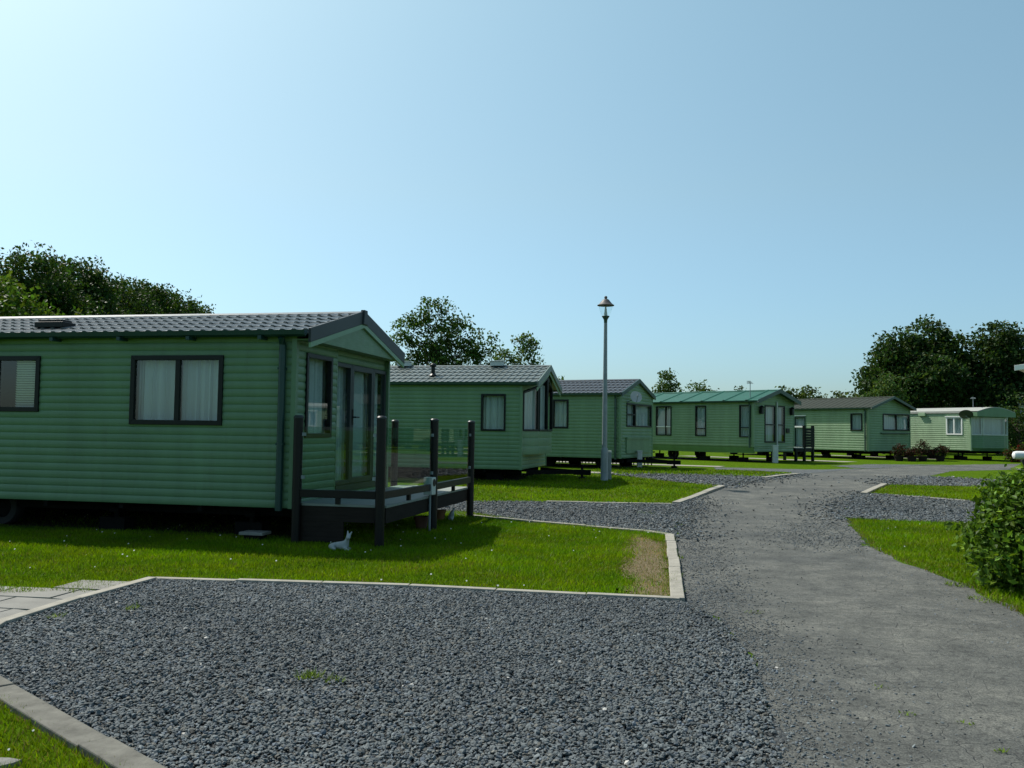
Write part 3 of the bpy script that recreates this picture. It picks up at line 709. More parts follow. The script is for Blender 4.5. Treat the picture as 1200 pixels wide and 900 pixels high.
m = MB(); m.tube([(.06, 1.80, z(.76)), (.06, 1.80, z(2.95))], .035, 10); m.build('rain_pipe', 'offwhite', rt)
m = MB(); m.box(.02, .06, 2.62, 2.86, z(1.58), z(1.78)); m.build('meter_box', 'black', rt)
aerial(c4, -.32, .25, z(3.0), .75, 1.3, -60)

# --- fifth: brown-grey roof
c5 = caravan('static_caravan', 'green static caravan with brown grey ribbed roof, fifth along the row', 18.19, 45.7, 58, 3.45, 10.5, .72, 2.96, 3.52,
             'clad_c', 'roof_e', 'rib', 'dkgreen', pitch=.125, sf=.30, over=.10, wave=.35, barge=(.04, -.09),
             side_open=[(-4.78, -3.96, .78, 2.53)], side_win=[dict(u0=-1.06, u1=-.35, z0=1.75, z1=2.65, style='net', w=.06)],
             front_win=[dict(u0=1.15, u1=3.40, z0=1.78, z1=2.66, mull=[2.28], style='net', w=.07)])
z = c5['z']; d = window(c5['root'], c5['SIDE'], -4.78, -3.96, z(.78), z(2.53), frame='dkgreen', w=.09, trans=[z(1.95)], style='net', name='glazed_door', sill=True, barmat='white')
m = MB(); m.box(.02, .12, .95, 3.3, z(1.62), z(1.67)); m.build('front_ledge', 'dkgreen', c5['root'])

# --- sixth: older, paler, low curved roof
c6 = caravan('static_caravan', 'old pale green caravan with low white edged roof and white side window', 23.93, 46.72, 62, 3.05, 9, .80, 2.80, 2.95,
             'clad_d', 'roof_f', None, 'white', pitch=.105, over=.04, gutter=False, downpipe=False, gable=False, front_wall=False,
             side_win=[dict(u0=-1.42, u1=-.46, z0=1.61, z1=2.55, mull=[-.95], frame='white', w=.07, style='drape', sill=True)])
z = c6['z']; rt = c6['root']; W = 3.05
arc = lambda t: 2.82 + .24 * math.sin(math.pi * min(1, max(0, t / W)))
m = MB(); N = 14; vs = []; fs = []
for i in range(N + 1):
    t = -.05 + (W + .10) * i / N; vs += [(-9.05, t, z(arc(t))), (.42, t, z(arc(t))), (-9.05, t, z(arc(t)) + .04), (.42, t, z(arc(t)) + .04)]
for i in range(N): fs += [(4 * i, 4 * i + 4, 4 * i + 5, 4 * i + 1), (4 * i + 2, 4 * i + 3, 4 * i + 7, 4 * i + 6), (4 * i + 1, 4 * i + 5, 4 * i + 7, 4 * i + 3), (4 * i, 4 * i + 2, 4 * i + 6, 4 * i + 4)]
m.add(vs, fs); m.box(-9.05, .10, -.062, -.03, z(2.76), z(2.87)); m.box(-9.05, .10, W + .03, W + .062, z(2.76), z(2.87)); m.build('roof', 'roof_f', rt)
m = MB(); vs = []; fs = []
for i in range(N + 1):
    t = -.07 + (W + .14) * i / N; vs += [(.40, t, z(2.58)), (.40, t, z(arc(t)) - .003), (.44, t, z(2.58)), (.44, t, z(arc(t)) - .003)]
for i in range(N): fs += [(4 * i, 4 * i + 1, 4 * i + 5, 4 * i + 4), (4 * i + 2, 4 * i + 6, 4 * i + 7, 4 * i + 3), (4 * i, 4 * i + 4, 4 * i + 6, 4 * i + 2)]
m.add(vs, fs); m.hexa([(0, -.07, z(2.58)), (.43, -.07, z(2.58)), (.43, -.03, z(2.58)), (0, -.03, z(2.58))], [(0, -.07, z(2.81)), (.43, -.07, z(2.81)), (.43, -.03, z(2.81)), (0, -.03, z(2.81))]); m.build('roof_canopy', 'clad_a', rt)
pts = [(.0, .0), (.22, .62), (.22, 2.43), (.0, 3.05)]; bm_ = MB(); head = MB()
for i in range(3):
    a, b = Vector(pts[i]), Vector(pts[i + 1]); u = b - a; ln = u.length; pl = Plane(a, u, (u.y, -u.x))
    siding(bm_, pl, 0, ln, z(.92), z(1.60), .105); siding(head, pl, 0, ln, z(2.54), z(2.84), .105)
    bm_.add([pl.p(0, -.12, z(.78)), pl.p(ln, -.12, z(.78)), pl.p(ln, 0, z(.925)), pl.p(0, 0, z(.925))], [(0, 1, 2, 3)])
    window(rt, pl, .02, ln - .02, z(1.605), z(2.535), frame='offwhite', w=.055, style='drape' if i != 1 else 'net')
bm_.build('bow_panel', 'clad_a', rt); head.build('bow_header', 'clad_a', rt)
m = MB(); m.box(-3.05, -2.62, -.13, .0, z(2.62), z(2.80)); m.build('vent_box', 'clad_d', rt, bevel=.01)
dish(c6, -.02, -.34, z(2.64), .34, 125, 'dishdark', 50); aerial(c6, -.75, 1.3, z(3.0), .62, .8, -55)

# --- a cream caravan at the right edge, only its eaves corner in view
c7 = caravan('static_caravan', 'cream caravan whose white eaves corner juts in at the right edge', 10.0, 17.3, 126.9, 3.0, 8.5, .60, 2.90, 3.1,
             'clad_e', 'roof_f', 'rib', 'white', sf=.12, over=.22, gutter=False, downpipe=False, barge=(.03, -.07), wave=.35, side_win=[dict(u0=-3, u1=-1.8, z0=1.5, z1=2.4, frame='white', style='net')],
             front_win=[dict(u0=.6, u1=2.4, z0=1.5, z1=2.4, mull=[1.5], frame='white', style='net')])
# ---------------------------------------------------------------- deck in front of the nearest caravan
dk = thing('glass_railed_deck', 'raised deck with black posts and clear glass panels in front of the nearest caravan', 'deck', (-2.88, 11.88, 0), -R(12))
m = MB()
n = 30
for k in range(n):
    a = -.04 + 4.2 * k / n; m.box(.06, 1.33, a + .003, a + 4.2 / n - .003, .488, .52)
m.build('platform', 'deckboard', dk, bevel=.003)
m = MB(); m.box(1.288, 1.32, -.03, 4.15, .29, .487); m.box(.06, 1.287, -.028, .004, .29, .487); m.box(.06, 1.287, 4.11, 4.142, .29, .487)
for k in range(6): m.box(.06, 1.286, .1 + k * .76, .15 + k * .76, .33, .486)
m.build('joists', 'skirt', dk)
m = MB(); m.box(.10, .74, -.024, -.004, .02, .289)
for k in range(4): m.box(.1, .74, -.029, -.0245, .03 + .065 * k, .088 + .065 * k)
m.build('skirting', 'skirt', dk)
posts = [(.10, -.07), (1.25, -.07), (1.36, 1.90), (1.36, 4.10), (-.07, 4.20)]
for (s, t) in posts:
    q = MB(); q.lathe([(.062, 0), (.062, 1.63)], 18, (s, t, 0)); p = q.build('post', 'post', dk, smooth=True)
    q = MB(); q.lathe([(.068, 1.63), (.068, 1.65), (.05, 1.668), (.0, 1.672)], 18, (s, t, 0), cap=False); q.build('post_cap', 'anth', p, smooth=True)
def rail(a, b):
    A_, B_ = Vector(a), Vector(b); d = (B_ - A_).normalized(); nrm = Vector((-d.y, d.x)); pl = Plane(A_, d, nrm); L = (B_ - A_).length
    q = MB(); pbox(q, pl, .055, L - .055, -.03, .03, .60, .70)
    for f in (.5,): pbox(q, pl, L * f - .03, L * f + .03, -.025, .025, .521, .599)
    q.build('bottom_rail', 'post', dk, bevel=.004)
    q = MB(); pbox(q, pl, .075, L - .075, -.005, .005, .71, 1.52); g = q.build('glass_panel', 'deckglass', dk)
    c = MB()
    for u in (.075, L - .075):
        for zz in (.86, 1.42): pbox(c, pl, u - .03, u + .03, -.016, .016, zz - .022, zz + .022)
    c.build('clamp', 'galv', g)
rail(posts[0], posts[1]); rail(posts[1], posts[2]); rail(posts[2], posts[3])

# electricity box on its thin post beside the deck
x, y = -1.19, 13.33
ub = thing('meter_box', 'pale grey electricity box on a thin post beside the glass railed deck', 'meter box', (x, y, 0), R(-25))
m = MB(); m.tube([(0, 0, 0), (0, 0, .58)], .017, 8); m.build('post', 'galv', ub)
m = MB(); m.box(-.085, .065, -.06, .06, .54, .80); m.build('case', 'offwhite', ub, bevel=.012)
m = MB(); vs = [(.0665, .04 * math.cos(a), .72 + .055 * math.sin(a)) for a in np.linspace(0, 2 * math.pi, 17)[:-1]]; m.add(vs + [(v[0] + .006, v[1], v[2]) for v in vs], [tuple(range(16, 32))] + [(i, (i + 1) % 16, 16 + (i + 1) % 16, 16 + i) for i in range(16)]); m.build('dial', 'black', ub)

# lying fawn ornament in the grass in front of the deck
def skin(name, verts, edges, rad, mat, loc, rz, label, cat, scale=1, sub=2):
    me = bpy.data.meshes.new(name); me.from_pydata([tuple(c * scale for c in v) for v in verts], edges, [])
    o = bpy.data.objects.new(name, me); C.objects.link(o)
    o.modifiers.new('skin', 'SKIN').use_smooth_shade = True
    for i, r in enumerate(rad):
        r = r if isinstance(r, tuple) else (r, r); me.skin_vertices[0].data[i].radius = (r[0] * scale, r[1] * scale); me.skin_vertices[0].data[i].use_root = i == 0
    sb = o.modifiers.new('sub', 'SUBSURF'); sb.levels = sb.render_levels = sub
    o.data.materials.append(M[mat]); o.location = loc; o.rotation_euler = (0, 0, rz)
    dg = bpy.context.evaluated_depsgraph_get(); me2 = bpy.data.meshes.new_from_object(o.evaluated_get(dg)); o.modifiers.clear(); o.data = me2; me2.name = name
    return tag(o, label, cat)
V = [(0, 0, .055), (-.07, 0, .06), (-.14, 0, .045), (-.175, 0, .055), (.05, 0, .065), (.075, -.005, .11), (.09, -.01, .155), (.10, -.02, .185), (.125, -.055, .172), (.135, -.07, .166),
     (.085, .012, .212), (.075, .03, .255), (.122, -.008, .210), (.145, .006, .248), (.08, -.05, .022), (.14, -.065, .018), (.07, .05, .022), (.12, .06, .018), (-.10, -.06, .03), (-.04, -.075, .018)]
E_ = [(0, 1), (1, 2), (2, 3), (0, 4), (4, 5), (5, 6), (6, 7), (7, 8), (8, 9), (7, 10), (10, 11), (7, 12), (12, 13), (4, 14), (14, 15), (4, 16), (16, 17), (1, 18), (18, 19)]
rr = [.055, .056, .048, .014, .05, .034, .026, .034, .021, .015, .014, .008, .014, .008, .02, .012, .02, .012, .035, .016]
skin('fawn_ornament', V, E_, rr, 'statue', (-2.08, 11.14, .0), R(-12), 'white stone fawn ornament lying in the shaded grass before the deck', 'garden ornament', .95)
V = [(0, 0, .06), (-.05, 0, .055), (.03, -.02, .11), (.05, -.035, .15), (.085, -.06, .14), (.045, -.01, .20), (.04, 0, .25), (.07, -.02, .20), (.08, -.01, .245), (.06, -.05, .02), (.1, -.08, .015), (-.08, .0, .07)]
skin('rabbit_ornament', V, [(0, 1), (0, 2), (2, 3), (3, 4), (3, 5), (5, 6), (3, 7), (7, 8), (0, 9), (9, 10), (1, 11)], [.065, .07, .05, .045, .025, .018, .01, .018, .01, .025, .018, .02], 'statue', (-.98, 15.05, .0), R(-40),
     'small white rabbit ornament in the grass at the far deck post', 'garden ornament', .85)
def pot(x, y, r, h, label, mat='terracotta', plant=None):
    g = float(gz(x, y)); p = thing('plant_pot', label, 'plant pot', (x, y, g)); m = MB()
    m.lathe([(r * .68, 0), (r * .95, h * .82), (r * 1.08, h * .82), (r * 1.08, h), (r * .92, h), (r * .85, h * .8), (.01, h * .8)], 20, cap=False); m.build('pot', mat, p, smooth=True)
    return p
pot(-1.34, 13.62, .11, .19, 'round terracotta pot in the dark beneath the deck rail')
pot(-1.17, 15.0, .10, .17, 'faded orange pot beside the white rabbit ornament', 'orange')

rk = thing('flat_stone', 'pale flat stone in the grass at the lower left corner', 'stone', (-2.31, 4.0, 0)); m = MB()
k_ = [(math.cos(t) * (.15 + .04 * math.sin(3 * t)), math.sin(t) * (.09 + .02 * math.cos(2 * t))) for t in np.linspace(0, 2 * math.pi, 15)[:-1]]
n = len(k_); m.add([(x, y, 0) for x, y in k_] + [(x * .97, y * .97, .02) for x, y in k_] + [(x * .7, y * .7, .027) for x, y in k_], [(i, (i + 1) % n, n + (i + 1) % n, n + i) for i in range(n)] + [(n + i, n + (i + 1) % n, 2 * n + (i + 1) % n, 2 * n + i) for i in range(n)] + [tuple(range(2 * n, 3 * n))]); m.build('slab', 'slab', rk)
# concrete step on blocks under the corner of the nearest caravan
st = thing('step', 'pale concrete slab step on a block under the nearest caravan corner', 'step', (-3.40, 12.05, 0), R(-12))
m = MB(); m.box(-.17, .17, -.13, .13, .075, .115); m.build('slab', 'slab', st, bevel=.006); m = MB(); m.box(-.12, .12, -.09, .1, 0, .074); m.build('block', 'chassis', st, bevel=.006)

# ---------------------------------------------------------------- street lamp and service pillars
x, y = 2.47, 23.74; lp = thing('street_lamp', 'tall grey lamp post with a conical topped clear lantern', 'street lamp', (x, y, float(gz(x, y))))
m = MB(); m.lathe([(.105, 0), (.098, .02), (.094, .80), (.085, .86), (.068, .90)], 20); m.build('base', 'galv', lp, smooth=True)
m = MB(); m.lathe([(.070, .88), (.066, 1.8), (.052, 3.4), (.045, 4.36)], 18); m.build('column', 'galv', lp, smooth=True)
m = MB(); m.box(-.04, .04, -.106, -.096, .22, .62); m.build('access_door', 'grey', lp, bevel=.004)
lp.scale = (1, 1, .963); ln = MB(); ln.lathe([(.045, 4.33), (.048, 4.42), (.075, 4.47), (.105, 4.52), (.10, 4.53)], 20); lt = ln.build('lantern', 'dkgreen', lp, smooth=True)
m = MB(); m.lathe([(.095, 4.531), (.135, 4.62), (.168, 4.72), (.185, 4.815)], 24, cap=False); m.build('glass', 'lampglass', lt, smooth=True)
m = MB(); m.lathe([(.05, 4.531), (.03, 4.70), (.016, 4.80)], 14); m.build('lamp', 'offwhite', lt, smooth=True)
m = MB(); m.lathe([(.225, 4.815), (.228, 4.83), (.17, 4.87), (.115, 4.94), (.08, 4.985), (.05, 5.0), (.03, 5.01), (.045, 5.045), (.03, 5.08), (.0, 5.09)], 24, cap=False); m.add([(.225 * math.cos(a), .225 * math.sin(a), 4.8151) for a in np.linspace(0, 2 * math.pi, 25)[:-1]], [tuple(range(24))]); m.build('hat', 'hat', lt, smooth=True)
def pillar(x, y, w, h, label, rz=0, mat='grey', capm='offwhite'):
    p = thing('service_pillar', label, 'service pillar', (x, y, float(gz(x, y))), rz); m = MB(); m.box(-w / 2, w / 2, -w * .4, w * .4, 0, h); m.build('case', mat, p, bevel=.012)
    m = MB(); m.box(-w * .56, w * .56, -w * .46, w * .46, h + .001, h + .05); m.build('lid', capm, p, bevel=.01)
    m = MB(); m.box(-w * .36, w * .36, -w * .4 - .012, -w * .4 - .001, h * .35, h * .9); m.build('door', mat, p, bevel=.004); return p
pillar(2.63, 24.0, .10, .72, 'slim grey service pillar with a pale lid beside the lamp post base')
pillar(4.45, 31.1, .17, .55, 'short pale hook up post before the drawbar of the charcoal roofed caravan', 0, 'offwhite')
pillar(11.35, 38.6, .22, .72, 'pale grey hook up cabinet below the green roofed caravan porch', 0, 'offwhite')

# landing with dark boards beside the bright green roofed caravan
ld = thing('timber_landing', 'dark stained timber landing with boarded side beside the green roofed caravan', 'landing', (10.41, 38.58, .28), -R(47.5))
m = MB()
for k in range(9): m.box(-1.5 + .17 * k, -1.34 + .17 * k, 3.42, 5.05, .60, .64)
m.build('platform', 'deckboard', ld); m = MB(); m.box(-1.5, .03, 3.42, 3.46, .45, .599); m.box(-1.5, .03, 5.0, 5.05, .45, .599); m.box(-.01, .03, 3.46, 5.0, .45, .599); m.build('joists', 'wooddark', ld)
for t in (3.48, 4.22, 4.98):
    for s in (-1.45, .0):
        m = MB(); m.box(s - .055, s + .055, t - .055, t + .055, 0, 1.66 if (s == 0 and t > 4) else .44); m.build('post', 'wooddark', ld)
m = MB()
for k in range(7): m.box(.056, .08, 4.2, 5.02, .66 + .125 * k, .775 + .125 * k)
m.build('side_boards', 'wooddark', ld)

# white tube rail on a dark post at the right edge, beyond the bush
wr = thing('barrier_rail', 'white round ended rail on a dark post behind the leafy bush', 'rail', (5.95, 10.35, 0))
m = MB(); m.lathe([(.02, 0), (.04, .012), (.047, .04), (.047, 1.5)], 18); o = m.build('rail', 'white', wr, smooth=True); o.rotation_euler = (0, R(90), R(-6)); o.location = (-.17, 0, 1.30)
m = MB(); m.box(-.055, .055, -.05, .05, 0, 1.25); m.build('post', 'wooddark', wr, bevel=.01)
m = MB(); m.box(1.0, 1.11, -.15, -.05, 0, 1.25); m.build('post', 'wooddark', wr, bevel=.01)

# far house behind the evergreens
hs = thing('house', 'pale house with grey sloping roof half hidden behind the evergreens', 'house', (38.2, 60, .28), R(-30))
m = MB(); m.box(-3.4, 6, 0, 6, 0, 2.4); m.add([(-3.4, 0, 2.4), (-3.4, 6, 2.4), (-3.4, 3, 4.5), (6, 0, 2.4), (6, 6, 2.4), (6, 3, 4.5)], [(0, 1, 2), (3, 5, 4)]); m.build('wall', 'clad_e', hs)
m = MB()
for sg in (0, 1):
    f = (lambda t: t) if sg == 0 else (lambda t: 6 - t)
    m.hexa([(-3.7, f(-.3), 2.2), (6.3, f(-.3), 2.2), (6.3, f(3), 4.51), (-3.7, f(3), 4.51)], [(-3.7, f(-.3), 2.35), (6.3, f(-.3), 2.35), (6.3, f(3), 4.66), (-3.7, f(3), 4.66)])
m.build('roof', 'dish', hs)
window(hs, Plane((0, 0), (1, 0), (0, -1)), -1, .4, 1.0, 2.1, frame='white', mull=[-.3])

def strip(frame, s0, s1, t0, t1):
    x0, y0, yaw = frame; a = R(yaw); f = (math.cos(a), -math.sin(a)); w = (math.sin(a), math.cos(a))
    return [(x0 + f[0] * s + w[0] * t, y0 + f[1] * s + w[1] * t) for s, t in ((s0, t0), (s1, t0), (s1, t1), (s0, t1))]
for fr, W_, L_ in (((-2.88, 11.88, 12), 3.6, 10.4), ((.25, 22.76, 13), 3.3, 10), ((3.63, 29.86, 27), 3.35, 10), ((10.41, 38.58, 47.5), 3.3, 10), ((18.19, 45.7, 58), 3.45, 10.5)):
    sheet('soil_shade_sheet', strip(fr, -L_, -.1, .25, W_ - .1), .010, 'shade_soil', rough=.08, seed=int(W_ * 100))  # dark earth sheet under each caravan, its tone painting the deep shade there
# pale concrete paths and a low fence behind the row, glimpsed below the caravans
for fr, t0, t1, s1 in (((.25, 22.76, 13), 4.3, 5.2, 1.8), ((3.63, 29.86, 27), 4.4, 5.4, 2.2), ((10.41, 38.58, 47.5), 5.2, 6.4, 1.5), ((18.19, 45.7, 58), 5.2, 6.4, .5)):
    p = strip(fr, -8, s1, t0, t1); sheet('path', p, .012, 'concrete')
fn = thing('picket_fence', 'low dark picket fence glimpsed beneath the charcoal roofed caravan', 'fence', (3.63, 29.86, .28), -R(27)); m = MB()
k = -7.0
while k < -.2: m.box(k, k + .035, 4.10, 4.13, .0, .62); k += .14
m.build('picket', 'black', fn); m = MB(); m.box(-7.05, -.15, 4.131, 4.16, .12, .17); m.box(-7.05, -.15, 4.131, 4.16, .48, .53); m.build('rail', 'black', fn)

# ---------------------------------------------------------------- plants
def leaf_quads(cen, size, up=.35, shape=.6, fold=True):
    """A pointed leaf (two triangles folded on the midrib) at every centre."""
    n = len(cen); d = rng.normal(size=(n, 3)); d /= np.linalg.norm(d, axis=1)[:, None]
    nr = rng.normal(size=(n, 3)); nr[:, 2] = np.abs(nr[:, 2]) + up; nr -= (nr * d).sum(1)[:, None] * d; nr /= np.linalg.norm(nr, axis=1)[:, None]
    b = np.cross(d, nr); L = (size * rng.uniform(.65, 1.3, n))[:, None]
    v = np.empty((n, 4, 3)); v[:, 0] = cen - d * L * .5; v[:, 1] = cen + b * L * .5 * shape + nr * L * .08; v[:, 2] = cen + d * L * .5; v[:, 3] = cen - b * L * .5 * shape + nr * L * .08
    i = np.arange(n)[:, None] * 4; f = np.concatenate([i + [0, 1, 2], i + [0, 2, 3]], 1).reshape(-1, 3)
    return v.reshape(-1, 3), f
def lobes_points(lobes, n, clump, per):
    """Leaf centres in clumps that crowd the outer part of each lobe."""
    vol = np.array([l[3] * l[4] * l[5] for l in lobes]) ** .62; cnt = np.maximum(3, (n / per * vol / vol.sum()).astype(int)); out = []
    tips = []
    for l, c in zip(lobes, cnt):
        u = rng.normal(size=(c, 3)); u /= np.linalg.norm(u, axis=1)[:, None]; r = rng.uniform(.30, 1.0, c) ** .45
        bump = 1 + .16 * np.sin(u[:, 0] * 5 + l[0]) * np.sin(u[:, 1] * 6 + l[1]) + np.clip(rng.normal(size=c), -1, 1) * .05
        p = np.array(l[:3]) + u * (r * bump)[:, None] * np.array(l[3:6]); tips.append(p)
        for q in p:
            k = max(2, int(per * rng.uniform(.4, 1.7))); cs = clump * rng.uniform(.6, 1.3); out.append(q + np.clip(rng.normal(size=(k, 3)), -1.5, 1.5) * [cs, cs, cs * .7])
    return np.concatenate(out), np.concatenate(tips)
def tree(name, label, cat, x, y, h, lobes, n, leaf, col, trunk=.16, clump=.35, per=22, group=None, limbs=26, zmin=.0, shape=.6, var=.28, bare=.3):
    g = float(gz(x, y)); t = thing(name, label, cat, (x, y, g), 0, group)
    pts, tips = lobes_points(lobes, n, clump, per); keep = pts[:, 2] > zmin; pts = pts[keep]
    v, f = leaf_quads(pts, leaf, shape=shape)
    base = np.array(col) * np.ones((len(pts), 3)); k = np.exp(rng.normal(size=len(pts)) * var)[:, None]; base *= k; base[:, 0] *= np.exp(rng.normal(size=len(pts)) * .18)
    fast_mesh('crown', v, f, 'leaf', t, np.repeat(base, 4, 0))
    m = MB(); top = h * .62; bend = [(0, 0, 0), (rng.normal() * .1, rng.normal() * .1, top * .35), (rng.normal() * .25, rng.normal() * .25, top * .7), (rng.normal() * .3, rng.normal() * .3, top)]
    m.tube(bend, [trunk * 1.25, trunk, trunk * .75, trunk * .4], 9)
    sel = rng.choice(len(tips), min(limbs, len(tips)), replace=False)
    for q in tips[sel]:
        if q[2] < h * .15: continue
        a = rng.uniform(.25, .95); s_ = Vector(bend[1]).lerp(Vector(bend[3]), a) if a > .3 else Vector(bend[1]); e = Vector(q); mid = s_.lerp(e, .5) + Vector((rng.normal() * .2, rng.normal() * .2, .15 + abs(rng.normal()) * .15)); r = trunk * (.42 - .2 * a)
        m.tube([s_, mid, e], [r, r * .6, r * .15], 6)
    m.build('trunk', 'bark', t, smooth=True); return t
def crown(r, h, z0, seed, k=9, flat=.75):
    q = np.random.default_rng(seed); out = [(0, 0, (h + z0) / 2, r * .72, r * .72, (h - z0) / 2 * .82)]
    for i in range(k):
        a = 2 * math.pi * (i + q.uniform(-.3, .3)) / k; e = q.uniform(.1, .9); rad = r * (.62 - .35 * max(0, e - .55) / .45); s = r * q.uniform(.34, .5)
        out.append((rad * math.cos(a), rad * math.sin(a), z0 + (h - z0) * (.18 + .62 * e), s, s, s * flat))
    out.append((q.normal() * r * .2, q.normal() * r * .2, h - r * .3, r * .42, r * .42, r * .3)); return out

WOOD = 'trees in the dark wood on the left'
for i, (px, py, Y, rr_, lab) in enumerate([(-34, 11.2, 44, 4.6, 'dark woodland tree at the left edge, tallest of the wood'), (-26.9, 11.1, 49, 4.3, 'broad dark woodland tree above the roof vent of the nearest caravan'), (-26.3, 11.2, 54, 4.2, 'rounded dark tree third along the wood from the left edge'),
                                   (-26.3, 11.1, 59, 4.2, 'dark tree in the middle of the sloping woodland skyline'), (-26.7, 11.2, 63, 3.8, 'dark tree past the middle of the sloping woodland skyline'),
                                   (-25.9, 11.2, 68, 3.6, 'dark tree next to last at the low end of the wood'), (-26.0, 10.9, 73, 3.5, 'smallest looking dark tree at the right end of the wood')]):
    tree('woodland_tree', lab, 'tree', px, Y, py, crown(rr_ + .3, py + (-.1 if i in (2, 3) else .2 if i > 3 else -.55), 1.5, 40 + i, 12) + [(0, 0, py - 1.7 + (-.2 if i in (2, 3) else .2 if i > 3 else -.6), rr_ * .62, rr_ * .62, 1.7)], 32000, .235, (.034, .070, .016), .22, .34, 24, WOOD)
tree('sycamore_tree', 'lighter green leafy tree standing before the dark wood', 'tree', -20.6, 36, 7.3, crown(3.1, 7.3, 1.0, 71, 10) + [(3.0, 0, 5.0, 1.3, 1.2, .8), (4.1, .3, 4.3, 1.1, 1.0, .7)], 11000, .22, (.070, .125, .018), .18, .32, 18)
tree('alder_tree', 'tall bushy tree with sky showing through, behind the second caravan', 'tree', -3.5, 44, 7.8, [(-.2, 0, 3.9, 1.5, 1.2, 1.7), (-1.75, .2, 6.0, .75, .7, .75), (-.55, 0, 7.1, .55, .6, .65), (.25, .1, 6.9, .5, .5, .85), (.75, .2, 6.0, .6, .7, .8), (1.7, 0, 5.5, .5, .6, .9), (1.2, .2, 4.9, .7, .6, .8), (-1.9, 0, 4.2, .75, .7, .7), (-1.15, .3, 6.7, .55, .5, .55), (2.15, .1, 4.4, .6, .6, 1.0), (-.3, .3, 5.8, .8, .8, .7), (-1.0, .1, 5.0, .7, .7, .6), (.1, .2, 5.0, .8, .8, .7), (2.5, 0, 5.4, .25, .3, .5)], 9500, .17, (.062, .118, .026), .12, .20, 13, limbs=60)
tree('birch_tree', 'slender loose tree right of the bushy tree behind the second caravan', 'tree', .35, 42, 6.0, [(-.75, 0, 4.3, .40, .45, .9), (.15, 0, 4.9, .42, .4, .95), (.55, .1, 5.2, .3, .3, .6), (0, 0, 3.2, 1.0, .8, .9), (-.3, .1, 4.0, .5, .5, .6), (.75, 0, 4.1, .35, .4, .6), (1.0, 0, 3.4, .45, .4, .4), (1.5, 0, 3.35, .32, .3, .28), (1.95, 0, 2.75, .25, .25, .22), (1.75, 0, 3.6, .2, .2, .15)], 4600, .15, (.075, .130, .032), .06, .16, 11, limbs=40)
tree('hawthorn_tree', 'small light green tree behind the bright green roofed caravan', 'tree', 11.0, 62, 5.4, crown(1.25, 5.5, 1.2, 81, 7) + [(1.9, 0, 4.1, .8, .7, .6), (2.6, 0, 3.8, .6, .5, .4)], 3500, .2, (.060, .105, .026), .1, .25, 14)
tree('hawthorn_tree', 'low round bush top just above the bright green roof ridge', 'tree', 18.0, 70, 4.7, crown(1.5, 4.8, .8, 82, 7), 3000, .2, (.050, .085, .024), .1, .25, 14)
BIG = 'large dark trees at the right'
tree('oak_tree', 'big dark broadleaf tree rising left of the right hand pair', 'tree', 29.6, 66, 9.8, crown(3.9, 9.8, 1.0, 91, 12) + [(3.4, 0, 7.4, 1.9, 1.8, 1.5), (-2.5, 0, 5.6, 1.5, 1.5, 1.5)], 28000, .30, (.032, .064, .016), .3, .40, 22, BIG, limbs=45)
tree('oak_tree', 'big dark broadleaf tree reaching the right edge above the old pale caravan', 'tree', 36.0, 66, 9.5, crown(3.7, 9.6, 1.0, 92, 12), 24000, .30, (.030, .060, .016), .3, .40, 20, BIG, limbs=45)
tree('oak_tree', 'dark tree crown cut off by the right edge', 'tree', 41.5, 67, 9.4, crown(3.6, 9.6, 1.0, 93, 11), 14000, .30, (.032, .062, .016), .3, .40, 20, BIG, limbs=30)
tree('ash_tree', 'small lighter green tree at the left foot of the big dark tree', 'tree', 25.3, 61, 5.3, crown(1.7, 5.4, .6, 94, 8), 4000, .2, (.060, .110, .026), .1, .25, 14)
tree('evergreen_tree', 'dense dark evergreen beside the old pale caravan front', 'tree', 30.6, 54, 3.5, [(0, 0, 1.8, 1.6, 1.3, 1.9), (-1.5, 0, 1.6, 1.1, 1.1, 1.5), (1.3, .2, 1.6, 1.1, 1.0, 1.6)], 6000, .17, (.040, .075, .018), .1, .22, 20)
tree('evergreen_tree', 'dense dark evergreen before the grey sloping roof', 'tree', 32.6, 55, 3.2, [(0, 0, 1.6, 1.3, 1.2, 1.7), (1.4, 0, 1.4, 1.2, 1.1, 1.4)], 5000, .17, (.028, .055, .016), .1, .22, 20)
hd = thing('boundary_hedge', 'dark overgrown hedge under the big trees at the right', 'hedge', (34, 71, .28))
p, _ = lobes_points([(-10 + 2 * k, rng.normal() * .3, 1.7 + rng.normal() * .25, 1.6, 1.0, 1.9) for k in range(11)], 14000, .3, 20); v, f = leaf_quads(p[p[:, 2] > 0], .24); fast_mesh('foliage', v, f, 'leaf', hd, np.repeat(np.array((.026, .05, .014)) * np.exp(rng.normal(size=(len(v) // 4, 1)) * .3), 4, 0))
# far wood on the skyline, one mass
lb = []
for k in range(30): lb.append((-3 + k * 4.0 + rng.normal() * 1.0, rng.normal() * 2, 4.6 + rng.normal() * .2, 3.8, 1.6, 3.5 + rng.uniform(0, 1.0)))
p, _ = lobes_points(lb, 60000, .7, 24); v, f = leaf_quads(p + [50, 150, .28], .6); tag(fast_mesh('treeline', v, f, 'leaf', None, np.repeat(np.array((.060, .090, .026)) * np.exp(rng.normal(size=(len(v) // 4, 1)) * .3), 4, 0)), kind='stuff')

